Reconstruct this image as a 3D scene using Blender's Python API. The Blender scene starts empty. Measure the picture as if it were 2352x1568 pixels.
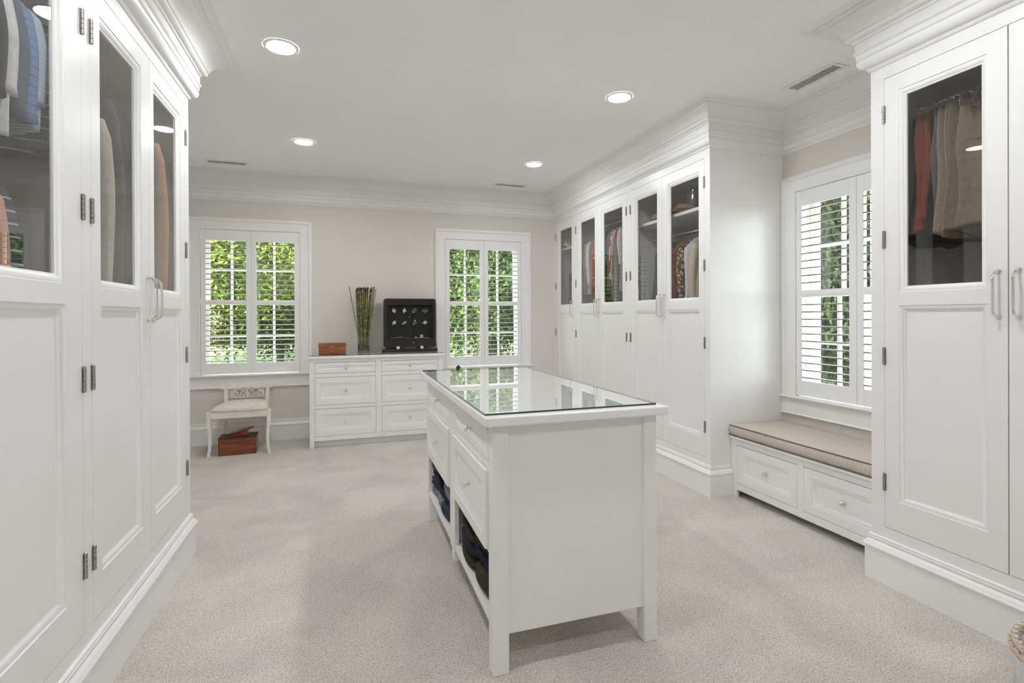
import bpy, math, random
import numpy as np
from mathutils import Vector, Matrix
random.seed(7); np.random.seed(7)
PI = math.pi
SC = bpy.context.scene
COL = SC.collection

# ------------------------------------------------------------------ camera
cam_d = bpy.data.cameras.new('camera'); cam = bpy.data.objects.new('camera', cam_d); COL.objects.link(cam)
F_PX, CX, CY, YAW, PITCH, ROLL, CAM_H = 1180.557, 1175.714, 728.118, 0.3144, -0.0025, -0.0041, 1.27
cam_d.sensor_width = 36.0; cam_d.sensor_fit = 'HORIZONTAL'
cam_d.lens = F_PX / 2352 * 36.0
cam_d.shift_x = (1176 - CX) / 2352
cam_d.shift_y = -(784 - CY) / 2352
cam_d.clip_start = 0.05
fw = Vector((math.sin(YAW)*math.cos(PITCH), math.cos(YAW)*math.cos(PITCH), math.sin(PITCH)))
rt = Vector((math.cos(YAW), -math.sin(YAW), 0)); up = rt.cross(fw)
rt2 = math.cos(ROLL)*rt + math.sin(ROLL)*up; up2 = -math.sin(ROLL)*rt + math.cos(ROLL)*up
M = Matrix((rt2, up2, -fw)).transposed().to_4x4(); M.translation = Vector((0, 0, CAM_H))
cam.matrix_world = M
SC.camera = cam

# ------------------------------------------------------------------ colour management, sky, sun
SC.view_settings.view_transform = 'Standard'; SC.view_settings.look = 'None'
SC.view_settings.gamma = 1.0; SC.view_settings.use_curve_mapping = False
SC.view_settings.exposure = 0.48
LAMP = 150.0            # emission of the recessed lamp lenses
w = bpy.data.worlds.new('sky'); SC.world = w; w.use_nodes = True
nt = w.node_tree; nt.nodes.clear()
out = nt.nodes.new('ShaderNodeOutputWorld'); bg = nt.nodes.new('ShaderNodeBackground')
sky = nt.nodes.new('ShaderNodeTexSky'); sky.sky_type = 'HOSEK_WILKIE'; sky.turbidity = 3.5; sky.ground_albedo = 0.35
sky.sun_direction = Vector((-0.35, -0.62, 0.70)).normalized()
bg.inputs[1].default_value = 21.0
veil = nt.nodes.new('ShaderNodeMix'); veil.data_type = 'RGBA'; veil.inputs[0].default_value = .55   # thin bright cloud over the blue
veil.inputs[7].default_value = (.50, .51, .53, 1)
nt.links.new(sky.outputs[0], veil.inputs[6]); nt.links.new(veil.outputs[2], bg.inputs[0]); nt.links.new(bg.outputs[0], out.inputs[0])
sd = bpy.data.lights.new('sun', 'SUN'); sd.energy = 24.0; sd.angle = 0.01; sd.color = (1, .96, .88)
so = bpy.data.objects.new('sun', sd); COL.objects.link(so)
so.rotation_euler = Vector((0.35, 0.62, -0.70)).to_track_quat('-Z', 'Y').to_euler()
SC.cycles.max_bounces = 10; SC.cycles.diffuse_bounces = 7; SC.cycles.glossy_bounces = 5
SC.cycles.transparent_max_bounces = 24; SC.cycles.transmission_bounces = 6
SC.cycles.sample_clamp_indirect = 6.0; SC.cycles.caustics_reflective = False; SC.cycles.caustics_refractive = False
for (nm, loc, rot, sx, sy) in (('window_portal', (-.902, 6.02, 1.418), (-math.pi/2, 0, 0), .92, 1.46), ('window_portal', (1.546, 6.02, 1.418), (-math.pi/2, 0, 0), .92, 1.46), ('window_portal', (3.29, 2.409, 1.418), (-math.pi/2, 0, -math.pi/2), .92, 1.46)):
    pd = bpy.data.lights.new(nm, 'AREA'); pd.shape = 'RECTANGLE'; pd.size = sx; pd.size_y = sy
    po_ = bpy.data.objects.new(nm, pd); COL.objects.link(po_); po_.location = loc; po_.rotation_euler = rot; pd.cycles.is_portal = True
SC.cycles.use_denoising = True; SC.cycles.use_adaptive_sampling = True; SC.cycles.adaptive_threshold = .02
try: SC.cycles.denoiser = 'OPENIMAGEDENOISE'
except Exception: pass

# ------------------------------------------------------------------ key measures (metres)
XL, XR, YB, XW, YE, YN, YL, ZC = -0.7947, 2.4287, 5.796, 3.078, 2.986, 1.8315, 3.1656, 2.707
XLW = -1.93; YF = -1.6; ZG = -0.6
T_L, T_R = PI/2, -PI/2      # a unit facing +X, a unit facing -X

# ------------------------------------------------------------------ materials
def sock(b, *names):
    for n in names:
        if n in b.inputs: return b.inputs[n]
def mat(name, col, rough=0.5, metal=0.0, spec=0.5, var=0.0, vscale=8.0, bump=0.0, bscale=60.0, coat=0.0, sheen=0.0, emit=None, estr=0.0, tint=None):
    m = bpy.data.materials.new(name); m.use_nodes = True; t = m.node_tree; b = t.nodes['Principled BSDF']
    b.inputs['Base Color'].default_value = (*col, 1); b.inputs['Roughness'].default_value = rough; b.inputs['Metallic'].default_value = metal
    s = sock(b, 'Specular IOR Level', 'Specular'); s.default_value = spec
    if coat: sock(b, 'Coat Weight', 'Clearcoat').default_value = coat; sock(b, 'Coat Roughness', 'Clearcoat Roughness').default_value = 0.15
    if sheen: sock(b, 'Sheen Weight', 'Sheen').default_value = sheen
    if emit: sock(b, 'Emission Color', 'Emission').default_value = (*emit, 1); b.inputs['Emission Strength'].default_value = estr
    tc = t.nodes.new('ShaderNodeTexCoord')
    if var:
        n = t.nodes.new('ShaderNodeTexNoise'); n.inputs['Scale'].default_value = vscale; n.inputs['Detail'].default_value = 4
        r = t.nodes.new('ShaderNodeMix'); r.data_type = 'RGBA'
        c2 = tint if tint else tuple(max(0, c*(1-var)) for c in col)
        r.inputs[6].default_value = (*col, 1); r.inputs[7].default_value = (*c2, 1)
        mr = t.nodes.new('ShaderNodeMapRange'); mr.inputs[1].default_value = .35; mr.inputs[2].default_value = .65
        t.links.new(tc.outputs['Object'], n.inputs['Vector']); t.links.new(n.outputs[0], mr.inputs[0]); t.links.new(mr.outputs[0], r.inputs[0])
        t.links.new(r.outputs[2], b.inputs['Base Color'])
    if bump:
        n2 = t.nodes.new('ShaderNodeTexNoise'); n2.inputs['Scale'].default_value = bscale; n2.inputs['Detail'].default_value = 3
        bp = t.nodes.new('ShaderNodeBump'); bp.inputs['Strength'].default_value = bump; bp.inputs['Distance'].default_value = 0.002
        t.links.new(tc.outputs['Object'], n2.inputs['Vector']); t.links.new(n2.outputs[0], bp.inputs['Height']); t.links.new(bp.outputs[0], b.inputs['Normal'])
    return m
def glassmat(name, tint=(1, 1, 1), ior=1.45, rough=0.0, gl=(1, 1, 1)):
    m = bpy.data.materials.new(name); m.use_nodes = True; t = m.node_tree; t.nodes.clear()
    o = t.nodes.new('ShaderNodeOutputMaterial'); mx = t.nodes.new('ShaderNodeMixShader'); tr = t.nodes.new('ShaderNodeBsdfTransparent')
    g = t.nodes.new('ShaderNodeBsdfGlossy'); f = t.nodes.new('ShaderNodeFresnel'); ge = t.nodes.new('ShaderNodeNewGeometry')
    tr.inputs[0].default_value = (*tint, 1); g.inputs['Roughness'].default_value = rough; f.inputs[0].default_value = ior; g.inputs[0].default_value = (*gl, 1)
    inv = t.nodes.new('ShaderNodeMath'); inv.operation = 'SUBTRACT'; inv.inputs[0].default_value = 1
    mu = t.nodes.new('ShaderNodeMath'); mu.operation = 'MULTIPLY'; mu.use_clamp = True
    t.links.new(ge.outputs['Backfacing'], inv.inputs[1]); ad = t.nodes.new('ShaderNodeMath'); ad.operation = 'ADD'; ad.inputs[1].default_value = 1; t.links.new(f.outputs[0], ad.inputs[0])     # both faces of a pane: 2F/(1+F)
    dv = t.nodes.new('ShaderNodeMath'); dv.operation = 'DIVIDE'; t.links.new(f.outputs[0], dv.inputs[0]); t.links.new(ad.outputs[0], dv.inputs[1])
    m2 = t.nodes.new('ShaderNodeMath'); m2.operation = 'MULTIPLY'; m2.inputs[1].default_value = 2; t.links.new(dv.outputs[0], m2.inputs[0])
    t.links.new(ge.outputs['Backfacing'], inv.inputs[1])
    t.links.new(inv.outputs[0], mu.inputs[0]); t.links.new(m2.outputs[0], mu.inputs[1])
    t.links.new(mu.outputs[0], mx.inputs[0]); t.links.new(tr.outputs[0], mx.inputs[1]); t.links.new(g.outputs[0], mx.inputs[2]); t.links.new(mx.outputs[0], o.inputs[0])
    return m
def fabric(name, c1, c2=None, kind='plain', scale=40.0, rough=.9, axis=2, thr=.5, bump=.35):
    """woven cloth: plain, stripe, check, leopard or floral, coloured in object space"""
    m = bpy.data.materials.new(name); m.use_nodes = True; t = m.node_tree; b = t.nodes['Principled BSDF']
    b.inputs['Roughness'].default_value = rough; sock(b, 'Specular IOR Level', 'Specular').default_value = .2
    tc = t.nodes.new('ShaderNodeTexCoord'); c2 = c2 or tuple(c*.8 for c in c1)
    mx = t.nodes.new('ShaderNodeMix'); mx.data_type = 'RGBA'; mx.inputs[6].default_value = (*c1, 1); mx.inputs[7].default_value = (*c2, 1)
    mr = t.nodes.new('ShaderNodeMapRange')
    if kind == 'plain':
        n = t.nodes.new('ShaderNodeTexNoise'); n.inputs['Scale'].default_value = scale; n.inputs['Detail'].default_value = 4; src = n.outputs[0]
        mr.inputs[1].default_value = .35; mr.inputs[2].default_value = .65
    elif kind == 'stripe':
        n = t.nodes.new('ShaderNodeTexWave'); n.inputs['Scale'].default_value = scale; n.bands_direction = 'XYZ'[axis]; n.inputs['Distortion'].default_value = .4; src = n.outputs['Fac'] if 'Fac' in n.outputs else n.outputs[1]
        mr.inputs[1].default_value = thr; mr.inputs[2].default_value = thr+.08
    elif kind == 'leopard':
        n = t.nodes.new('ShaderNodeTexVoronoi'); n.inputs['Scale'].default_value = scale; n.feature = 'DISTANCE_TO_EDGE'; src = n.outputs[0]
        mr.inputs[1].default_value = .16; mr.inputs[2].default_value = .12
    else:
        n = t.nodes.new('ShaderNodeTexNoise'); n.inputs['Scale'].default_value = scale; n.inputs['Detail'].default_value = 1; n.inputs['Distortion'].default_value = 1.5; src = n.outputs[0]
        mr.inputs[1].default_value = thr; mr.inputs[2].default_value = thr+.04
    t.links.new(tc.outputs['Object'], n.inputs['Vector']); t.links.new(src, mr.inputs[0]); t.links.new(mr.outputs[0], mx.inputs[0]); t.links.new(mx.outputs[2], b.inputs['Base Color'])
    n2 = t.nodes.new('ShaderNodeTexNoise'); n2.inputs['Scale'].default_value = 260; bp = t.nodes.new('ShaderNodeBump'); bp.inputs['Strength'].default_value = bump; bp.inputs['Distance'].default_value = .002
    t.links.new(tc.outputs['Object'], n2.inputs['Vector']); t.links.new(n2.outputs[0], bp.inputs['Height']); t.links.new(bp.outputs[0], b.inputs['Normal'])
    return m

PAINT = mat('white_cabinet_paint', (.86, .853, .843), rough=.33, spec=.45, var=.03, vscale=2.5, bump=.06, bscale=25)
PAINT_TRIM = mat('white_trim_paint', (.86, .855, .84), rough=.38, spec=.4, var=.02, vscale=3)
PAINT_CEIL = mat('ceiling_paint', (.93, .93, .93), rough=.9, spec=.15, var=.02, vscale=1.2)
PAINT_WALL = mat('greige_wall_paint', (.74, .70, .65), rough=.85, spec=.2, var=.03, vscale=2, bump=.1, bscale=180)
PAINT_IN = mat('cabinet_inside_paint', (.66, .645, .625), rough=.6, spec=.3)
PAINT_SHUT = mat('shutter_paint', (.86, .855, .845), rough=.38, spec=.4)
LOUV_SHADE = mat('shutter_edge_shade', (.12, .105, .09), rough=.5)  # dark colour stands in for the shade line along each blade front
CREAM = mat('cream_chair_paint', (.82, .785, .72), rough=.42, var=.10, vscale=14)
NICKEL = mat('polished_nickel', (.82, .80, .77), rough=.16, metal=1)
NICKEL_D = mat('brushed_nickel', (.42, .40, .37), rough=.3, metal=1)
BRASS = mat('aged_brass', (.55, .42, .22), rough=.3, metal=1)
CHROME = mat('chrome', (.85, .85, .85), rough=.08, metal=1)
GLASS_CAB = glassmat('cabinet_glass', (.965, .965, .97), 1.52)
GLASS_WIN = glassmat('window_glass', (.97, .98, .97), 1.45)
GLASS_TOP = glassmat('glass_top_clear', (.985, .992, .987), 1.5)
GLASS_EDGE = mat('glass_cut_edge', (.012, .03, .026), rough=.12, spec=.6)
GLASS_VASE = glassmat('vase_glass', (.92, .95, .95), 1.5)
PLASTIC = glassmat('clear_plastic', (.86, .87, .88), 1.6, .08)
GLASS_DISP = glassmat('display_glass', (.9, .9, .9), 1.18)
BLACK = mat('black_lacquer', (.012, .011, .011), rough=.12, coat=.4)
ESPRESSO = mat('espresso_lacquer', (.022, .011, .009), rough=.14, coat=.5, var=.4, vscale=20)
DARKIN = mat('winder_lining', (.014, .016, .0155), rough=.8)
RUBBER = mat('dark_vent_inside', (.05, .05, .05), rough=.9)

def woodmat(name, c1, c2, rough=.3, scale=3.0, axis=0):
    m = bpy.data.materials.new(name); m.use_nodes = True; t = m.node_tree; b = t.nodes['Principled BSDF']
    b.inputs['Roughness'].default_value = rough; sock(b, 'Coat Weight', 'Clearcoat').default_value = .25
    tc = t.nodes.new('ShaderNodeTexCoord'); mp = t.nodes.new('ShaderNodeMapping')
    s = [14, 14, 14]; s[axis] = 1.2; mp.inputs['Scale'].default_value = s
    n = t.nodes.new('ShaderNodeTexNoise'); n.inputs['Scale'].default_value = scale; n.inputs['Detail'].default_value = 6; n.inputs['Distortion'].default_value = .6
    r = t.nodes.new('ShaderNodeValToRGB'); r.color_ramp.elements[0].position = .35; r.color_ramp.elements[1].position = .65
    r.color_ramp.elements[0].color = (*c1, 1); r.color_ramp.elements[1].color = (*c2, 1)
    t.links.new(tc.outputs['Object'], mp.inputs[0]); t.links.new(mp.outputs[0], n.inputs['Vector']); t.links.new(n.outputs[0], r.inputs[0]); t.links.new(r.outputs[0], b.inputs['Base Color'])
    return m
MAHOG = woodmat('mahogany', (.12, .028, .010), (.27, .075, .026))
MAHOG_L = woodmat('light_mahogany', (.17, .045, .015), (.36, .12, .042))
MAHOG_D = mat('mahogany_end_grain', (.05, .012, .006), rough=.4)

def carpetmat():
    m = bpy.data.materials.new('beige_cut_pile_carpet'); m.use_nodes = True; t = m.node_tree; b = t.nodes['Principled BSDF']
    b.inputs['Roughness'].default_value = 1; sock(b, 'Specular IOR Level', 'Specular').default_value = .05; sock(b, 'Sheen Weight', 'Sheen').default_value = .15
    tc = t.nodes.new('ShaderNodeTexCoord')
    def noise(s, d=2, dist=0):
        n = t.nodes.new('ShaderNodeTexNoise'); n.inputs['Scale'].default_value = s; n.inputs['Detail'].default_value = d; n.inputs['Distortion'].default_value = dist
        t.links.new(tc.outputs['Object'], n.inputs['Vector']); return n
    fine = noise(190, 3, .6); mid = noise(70, 2); big = noise(2.2, 3, .8)
    r = t.nodes.new('ShaderNodeValToRGB'); e = r.color_ramp.elements
    e[0].position = .30; e[0].color = (.33, .29, .255, 1); e[1].position = .62; e[1].color = (.78, .735, .685, 1)
    e2 = r.color_ramp.elements.new(.46); e2.color = (.63, .585, .54, 1)
    t.links.new(fine.outputs[0], r.inputs[0])
    mb = t.nodes.new('ShaderNodeMapRange'); mb.inputs[1].default_value = .35; mb.inputs[2].default_value = .65; mb.inputs[3].default_value = .88; mb.inputs[4].default_value = 1.04
    t.links.new(big.outputs[0], mb.inputs[0])
    mm = t.nodes.new('ShaderNodeVectorMath'); mm.operation = 'SCALE'
    t.links.new(r.outputs[0], mm.inputs[0]); t.links.new(mb.outputs[0], mm.inputs['Scale']); t.links.new(mm.outputs[0], b.inputs['Base Color'])
    ad = t.nodes.new('ShaderNodeMath'); ad.operation = 'ADD'; t.links.new(fine.outputs[0], ad.inputs[0]); t.links.new(mid.outputs[0], ad.inputs[1])
    bp = t.nodes.new('ShaderNodeBump'); bp.inputs['Strength'].default_value = .9; bp.inputs['Distance'].default_value = .006
    t.links.new(ad.outputs[0], bp.inputs['Height']); t.links.new(bp.outputs[0], b.inputs['Normal'])
    return m
CARPET = carpetmat()

def cushionmat():
    m = bpy.data.materials.new('diamond_woven_cushion'); m.use_nodes = True; t = m.node_tree; b = t.nodes['Principled BSDF']
    b.inputs['Roughness'].default_value = .9; sock(b, 'Specular IOR Level', 'Specular').default_value = .15
    tc = t.nodes.new('ShaderNodeTexCoord'); mp = t.nodes.new('ShaderNodeMapping'); mp.inputs['Rotation'].default_value = (PI/4, PI/4, PI/4)
    w1 = t.nodes.new('ShaderNodeTexWave'); w1.inputs['Scale'].default_value = 24; w1.bands_direction = 'X'
    w2 = t.nodes.new('ShaderNodeTexWave'); w2.inputs['Scale'].default_value = 24; w2.bands_direction = 'Y'
    t.links.new(tc.outputs['Object'], mp.inputs[0]); t.links.new(mp.outputs[0], w1.inputs[0]); t.links.new(mp.outputs[0], w2.inputs[0])
    mu = t.nodes.new('ShaderNodeMath'); mu.operation = 'MAXIMUM'; t.links.new(w1.outputs[1], mu.inputs[0]); t.links.new(w2.outputs[1], mu.inputs[1])
    n = t.nodes.new('ShaderNodeTexNoise'); n.inputs['Scale'].default_value = 300; t.links.new(tc.outputs['Object'], n.inputs['Vector'])
    r = t.nodes.new('ShaderNodeMix'); r.data_type = 'RGBA'; r.inputs[6].default_value = (.53, .475, .40, 1); r.inputs[7].default_value = (.64, .595, .525, 1)
    mr = t.nodes.new('ShaderNodeMapRange'); mr.inputs[1].default_value = .75; mr.inputs[2].default_value = .98
    t.links.new(mu.outputs[0], mr.inputs[0])
    a = t.nodes.new('ShaderNodeMath'); a.operation = 'MULTIPLY_ADD'; a.inputs[1].default_value = .6; t.links.new(mr.outputs[0], a.inputs[0]); t.links.new(n.outputs[0], a.inputs[2])
    s = t.nodes.new('ShaderNodeMath'); s.operation = 'SUBTRACT'; s.inputs[1].default_value = .3; s.use_clamp = True; t.links.new(a.outputs[0], s.inputs[0])
    t.links.new(s.outputs[0], r.inputs[0]); t.links.new(r.outputs[2], b.inputs['Base Color'])
    bp = t.nodes.new('ShaderNodeBump'); bp.inputs['Strength'].default_value = .4; bp.inputs['Distance'].default_value = .003
    t.links.new(s.outputs[0], bp.inputs['Height']); t.links.new(bp.outputs[0], b.inputs['Normal'])
    return m
CUSHION = cushionmat()

# ------------------------------------------------------------------ mesh helpers
class MB:
    def __init__(s): s.v = []; s.f = []; s.m = []
    def add(s, vs, fs, mi=0):
        o = len(s.v); s.v += [tuple(p) for p in vs]; s.f += [tuple(i+o for i in f) for f in fs]; s.m += [mi]*len(fs)
    def box(s, x0, x1, y0, y1, z0, z1, mi=0):
        if x0 > x1: x0, x1 = x1, x0
        if y0 > y1: y0, y1 = y1, y0
        if z0 > z1: z0, z1 = z1, z0
        s.add([(x0,y0,z0),(x1,y0,z0),(x1,y1,z0),(x0,y1,z0),(x0,y0,z1),(x1,y0,z1),(x1,y1,z1),(x0,y1,z1)],
              [(0,3,2,1),(4,5,6,7),(0,1,5,4),(1,2,6,5),(2,3,7,6),(3,0,4,7)], mi); return s
    def loft(s, rings, closed=True, caps=True, mi=0):
        n = len(rings[0]); o = len(s.v)
        for r in rings: s.v += [tuple(p) for p in r]
        k = n if closed else n-1
        for i in range(len(rings)-1):
            for j in range(k):
                a = o+i*n+j; b = o+i*n+(j+1) % n; s.f.append((a, b, b+n, a+n)); s.m.append(mi)
        if caps and closed:
            s.f.append(tuple(o+j for j in reversed(range(n)))); s.m.append(mi)
            q = o+(len(rings)-1)*n; s.f.append(tuple(q+j for j in range(n))); s.m.append(mi)
        return s
    def lathe(s, prof, c=(0,0,0), axis='z', seg=20, mi=0, caps=True):
        rings = []
        for r, h in prof:
            ring = []
            for k in range(seg):
                a = 2*PI*k/seg; p, q = r*math.cos(a), r*math.sin(a)
                if axis == 'z': ring.append((c[0]+p, c[1]+q, c[2]+h))
                elif axis == 'y': ring.append((c[0]+q, c[1]+h, c[2]+p))
                else: ring.append((c[0]+h, c[1]+p, c[2]+q))
            rings.append(ring)
        return s.loft(rings, mi=mi, caps=caps)
    def tube(s, pts, r, seg=8, mi=0, flat=None, closed=False, up=None):
        P = [Vector(p) for p in pts]; rings = []; n = len(P); prev = None
        for i, p in enumerate(P):
            if closed: d = P[(i+1) % n]-P[i-1]
            else: d = P[min(i+1, n-1)]-P[max(i-1, 0)]
            if d.length < 1e-9: d = Vector((0, 0, 1))
            d.normalize()
            ref = Vector(up) if up is not None else (prev if prev is not None else (Vector((0, 0, 1)) if abs(d.z) < .9 else Vector((1, 0, 0))))
            a = ref - d*ref.dot(d)
            if a.length < 1e-6: a = Vector((1, 0, 0)) - d*d.x
            a.normalize(); b = d.cross(a); prev = a
            rr = r[i] if isinstance(r, (list, tuple)) else r
            ra, rb = (rr, rr) if flat is None else (rr*flat, rr)
            rings.append([tuple(p + a*ra*math.cos(2*PI*k/seg+PI/seg) + b*rb*math.sin(2*PI*k/seg+PI/seg)) for k in range(seg)])
        if closed: rings.append(rings[0])
        return s.loft(rings, mi=mi, caps=not closed)
    def ring(s, x0, x1, z0, z1, prof, y=0, mi=0, fill=None):
        """nested rectangles in the xz plane: prof = [(inset, depth)...]; front faces -y"""
        rs = [[(x0+i, y+d, z0+i), (x1-i, y+d, z0+i), (x1-i, y+d, z1-i), (x0+i, y+d, z1-i)] for i, d in prof]
        s.loft(rs, caps=False, mi=mi)
        if fill is not None: s.add(rs[-1], [(0, 1, 2, 3)], fill)
        return s
    def obj(s, name, mats, parent=None, bevel=0, smooth=False, seg=2, sub=0, ang=35):
        me = bpy.data.meshes.new(name); me.from_pydata(s.v, [], s.f)
        mats = mats if isinstance(mats, (list, tuple)) else [mats]
        for m_ in mats: me.materials.append(m_)
        if len(mats) > 1: me.polygons.foreach_set('material_index', s.m)
        me.update()
        if smooth: me.polygons.foreach_set('use_smooth', [True]*len(me.polygons))
        o = bpy.data.objects.new(name, me); COL.objects.link(o)
        if parent: o.parent = parent
        if bevel:
            b = o.modifiers.new('bevel', 'BEVEL'); b.width = bevel; b.segments = seg; b.limit_method = 'ANGLE'; b.angle_limit = math.radians(ang)
        if sub:
            b = o.modifiers.new('sub', 'SUBSURF'); b.levels = sub; b.render_levels = sub
        if smooth == 'auto':
            try: me.shade_smooth_by_angle(angle=math.radians(40))
            except Exception:
                try: me.set_sharp_from_angle(angle=math.radians(40))
                except Exception: pass
        return o
def tag(o, label, cat, group=None, kind=None):
    o['label'] = label; o['category'] = cat
    if group: o['group'] = group
    if kind: o['kind'] = kind
    return o
def thing(name, label, cat, loc=(0,0,0), rz=0, group=None):
    o = bpy.data.objects.new(name, None); COL.objects.link(o); o.location = loc; o.rotation_euler = (0, 0, rz)
    o.empty_display_size = .1
    return tag(o, label, cat, group)
def struct(o): o['kind'] = 'structure'; return o
def share(o, name, parent, loc=(0,0,0), rot=None, scale=None):
    c = o.copy(); c.name = name; c.parent = parent; c.location = loc
    if rot is not None: c.rotation_euler = rot
    if scale is not None: c.scale = scale
    COL.objects.link(c); return c
class Proto:
    """builds a mesh once, links it under a parent the first time and shares it afterwards"""
    def __init__(s, fn): s.fn = fn; s.o = None
    def __call__(s, name, parent, loc=(0,0,0), rot=(0,0,0), scale=(1,1,1)):
        if s.o is None:
            s.o = s.fn(name); o = s.o; o.parent = parent; o.location = loc; o.rotation_euler = rot; o.scale = scale; return o
        return share(s.o, name, parent, loc, rot, scale)

# ------------------------------------------------------------------ the room shell
b = MB(); b.box(-2.7, 3.6, -1.9, 6.0, -.12, 0); struct(b.obj('floor', CARPET))
# ceiling with round holes is not needed: the lamps hang their trims just under it
b = MB(); b.box(-2.75, 3.65, -1.9, 6.02, ZC, ZC+.2); struct(b.obj('ceiling', PAINT_CEIL))
WT = .19
ZO0, ZO1 = .690, 2.146
W1 = (-1.359, -.445); W2 = (1.091, 2.001); W3 = (1.95, 2.868)
b = MB()
xs = [-2.75, W1[0], W1[1], W2[0], W2[1], 3.65]
for i in range(5):
    if i in (1, 3): b.box(xs[i], xs[i+1], YB, YB+WT, -.12, ZO0); b.box(xs[i], xs[i+1], YB, YB+WT, ZO1, ZC+.1)
    else: b.box(xs[i], xs[i+1], YB, YB+WT, -.12, ZC+.1)
struct(b.obj('wall_back', PAINT_WALL))
b = MB()
ys = [YN-.4, W3[0], W3[1], YE+.4]
for i in range(3):
    if i == 1: b.box(XW, XW+WT, ys[i], ys[i+1], -.12, ZO0); b.box(XW, XW+WT, ys[i], ys[i+1], ZO1, ZC+.1)
    else: b.box(XW, XW+WT, ys[i], ys[i+1], -.12, ZC+.1)
b.box(XW, XW+WT, YE+.4, YB, -.12, ZC+.1); b.box(XW, XW+WT, -1.9, YN-.4, -.12, ZC+.1)
struct(b.obj('wall_right', PAINT_WALL))
b = MB()
b.box(-2.75, -2.56, -1.9, YB, -.12, ZC+.1)
b.box(-2.56, XLW, YL-.02, 3.9, 0, ZC); b.box(-2.56, XLW, 5.06, YB, 0, ZC); b.box(XLW, -1.42, YL-.14, YL-.001, 0, ZC)
struct(b.obj('wall_left', PAINT_WALL))
b = MB(); b.box(-2.75, 3.65, -1.9, YF, -.12, ZC+.1); struct(b.obj('wall_front', PAINT_WALL))

CROWN = [(0,2.439),(.004,2.440),(.009,2.446),(.0125,2.455),(.029,2.461),(.0355,2.469),(.040,2.478),(.042,2.488),(.041,2.496),(.037,2.502),(.043,2.507),(.044,2.530),
         (.050,2.533),(.053,2.5385),(.050,2.543),(.046,2.546),(.046,2.586),(.053,2.588),(.054,2.599),(.071,2.602),(.077,2.608),(.078,2.615),(.076,2.621),(.083,2.6245),
         (.0865,2.635),(.0915,2.645),(.0985,2.654),(.107,2.662),(.1165,2.669),(.127,2.6745),(.138,2.6785),(.152,2.6815),(.152,2.688),(.172,2.6905),(.1755,2.694),(.1755,2.699),(.197,2.700),(.205,2.7025),(.2185,2.7065)]
BASE = [(0,.214),(.006,.2135),(.0095,.210),(.0095,.2045),(.007,.203),(.0115,.2005),(.0125,.1965),(.0115,.193),(.0095,.1915),(.0095,.186),(.013,.184),(.019,.178),(.0225,.172),(.0245,.166),(.0275,.1635),(.0285,.159),(.0275,.1545),(.0205,.1515),(.0205,.1495),(.0205,.0)]
LOOP = [(XR, YF), (XR, YN), (XW, YN), (XW, YE), (XR, YE), (XR, YB), (XLW, YB), (XLW, YL), (XL, YL), (XL, YF)]
def norms():
    n = len(LOOP); ns = []
    for i in range(n):
        a, c = Vector(LOOP[i]), Vector(LOOP[(i+1) % n]); d = (c-a).normalized(); ns.append(Vector((-d.y, d.x)))
    return ns
NS = norms()
def run_profile(i, prof, name, m, t0=None, t1=None, smooth='auto', bot=None):
    """profile along wall run i of LOOP, mitred to its neighbours (or cut at t0/t1 metres)"""
    n = len(LOOP); A, B = Vector(LOOP[i]), Vector(LOOP[(i+1) % n]); d = (B-A).normalized()
    def corner(P, na, nb): return (na+nb)/(1+na.dot(nb))
    mA = corner(A, NS[i-1], NS[i]); mB = corner(B, NS[i], NS[(i+1) % n])
    PA, PB = A, B
    if t0 is not None: PA = A+d*t0; mA = NS[i]
    if t1 is not None: PB = A+d*t1; mB = NS[i]
    r0 = [(PA.x+mA.x*p, PA.y+mA.y*p, z) for p, z in prof]; r1 = [(PB.x+mB.x*p, PB.y+mB.y*p, z) for p, z in prof]
    # closed back on the wall plane
    e0 = [(PA.x, PA.y, prof[-1][1]), (PA.x, PA.y, prof[0][1])]; e1 = [(PB.x, PB.y, prof[-1][1]), (PB.x, PB.y, prof[0][1])]
    mb = MB(); mb.loft([r1+e1[:1], r0+e0[:1]] , closed=True, caps=True)
    return struct(mb.obj(name, m, smooth=smooth))
for k in range(10):
    run_profile(k, CROWN, 'trim_%d' % (k+1), PAINT_TRIM)
run_profile(0, BASE, 'baseboard_right', PAINT_TRIM, t0=0.001)
run_profile(1, BASE, 'baseboard_right', PAINT_TRIM, t1=2.598-XR)
run_profile(3, BASE, 'baseboard_right', PAINT_TRIM, t0=XW-2.598)
run_profile(4, BASE, 'baseboard_right', PAINT_TRIM)
run_profile(5, BASE, 'baseboard_back', PAINT_TRIM)
run_profile(6, BASE, 'baseboard_left', PAINT_TRIM)
run_profile(7, BASE, 'baseboard_left', PAINT_TRIM)
run_profile(8, BASE, 'baseboard_left', PAINT_TRIM, t1=YL-YF-.001)
run_profile(9, BASE, 'baseboard_front', PAINT_TRIM)

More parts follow.
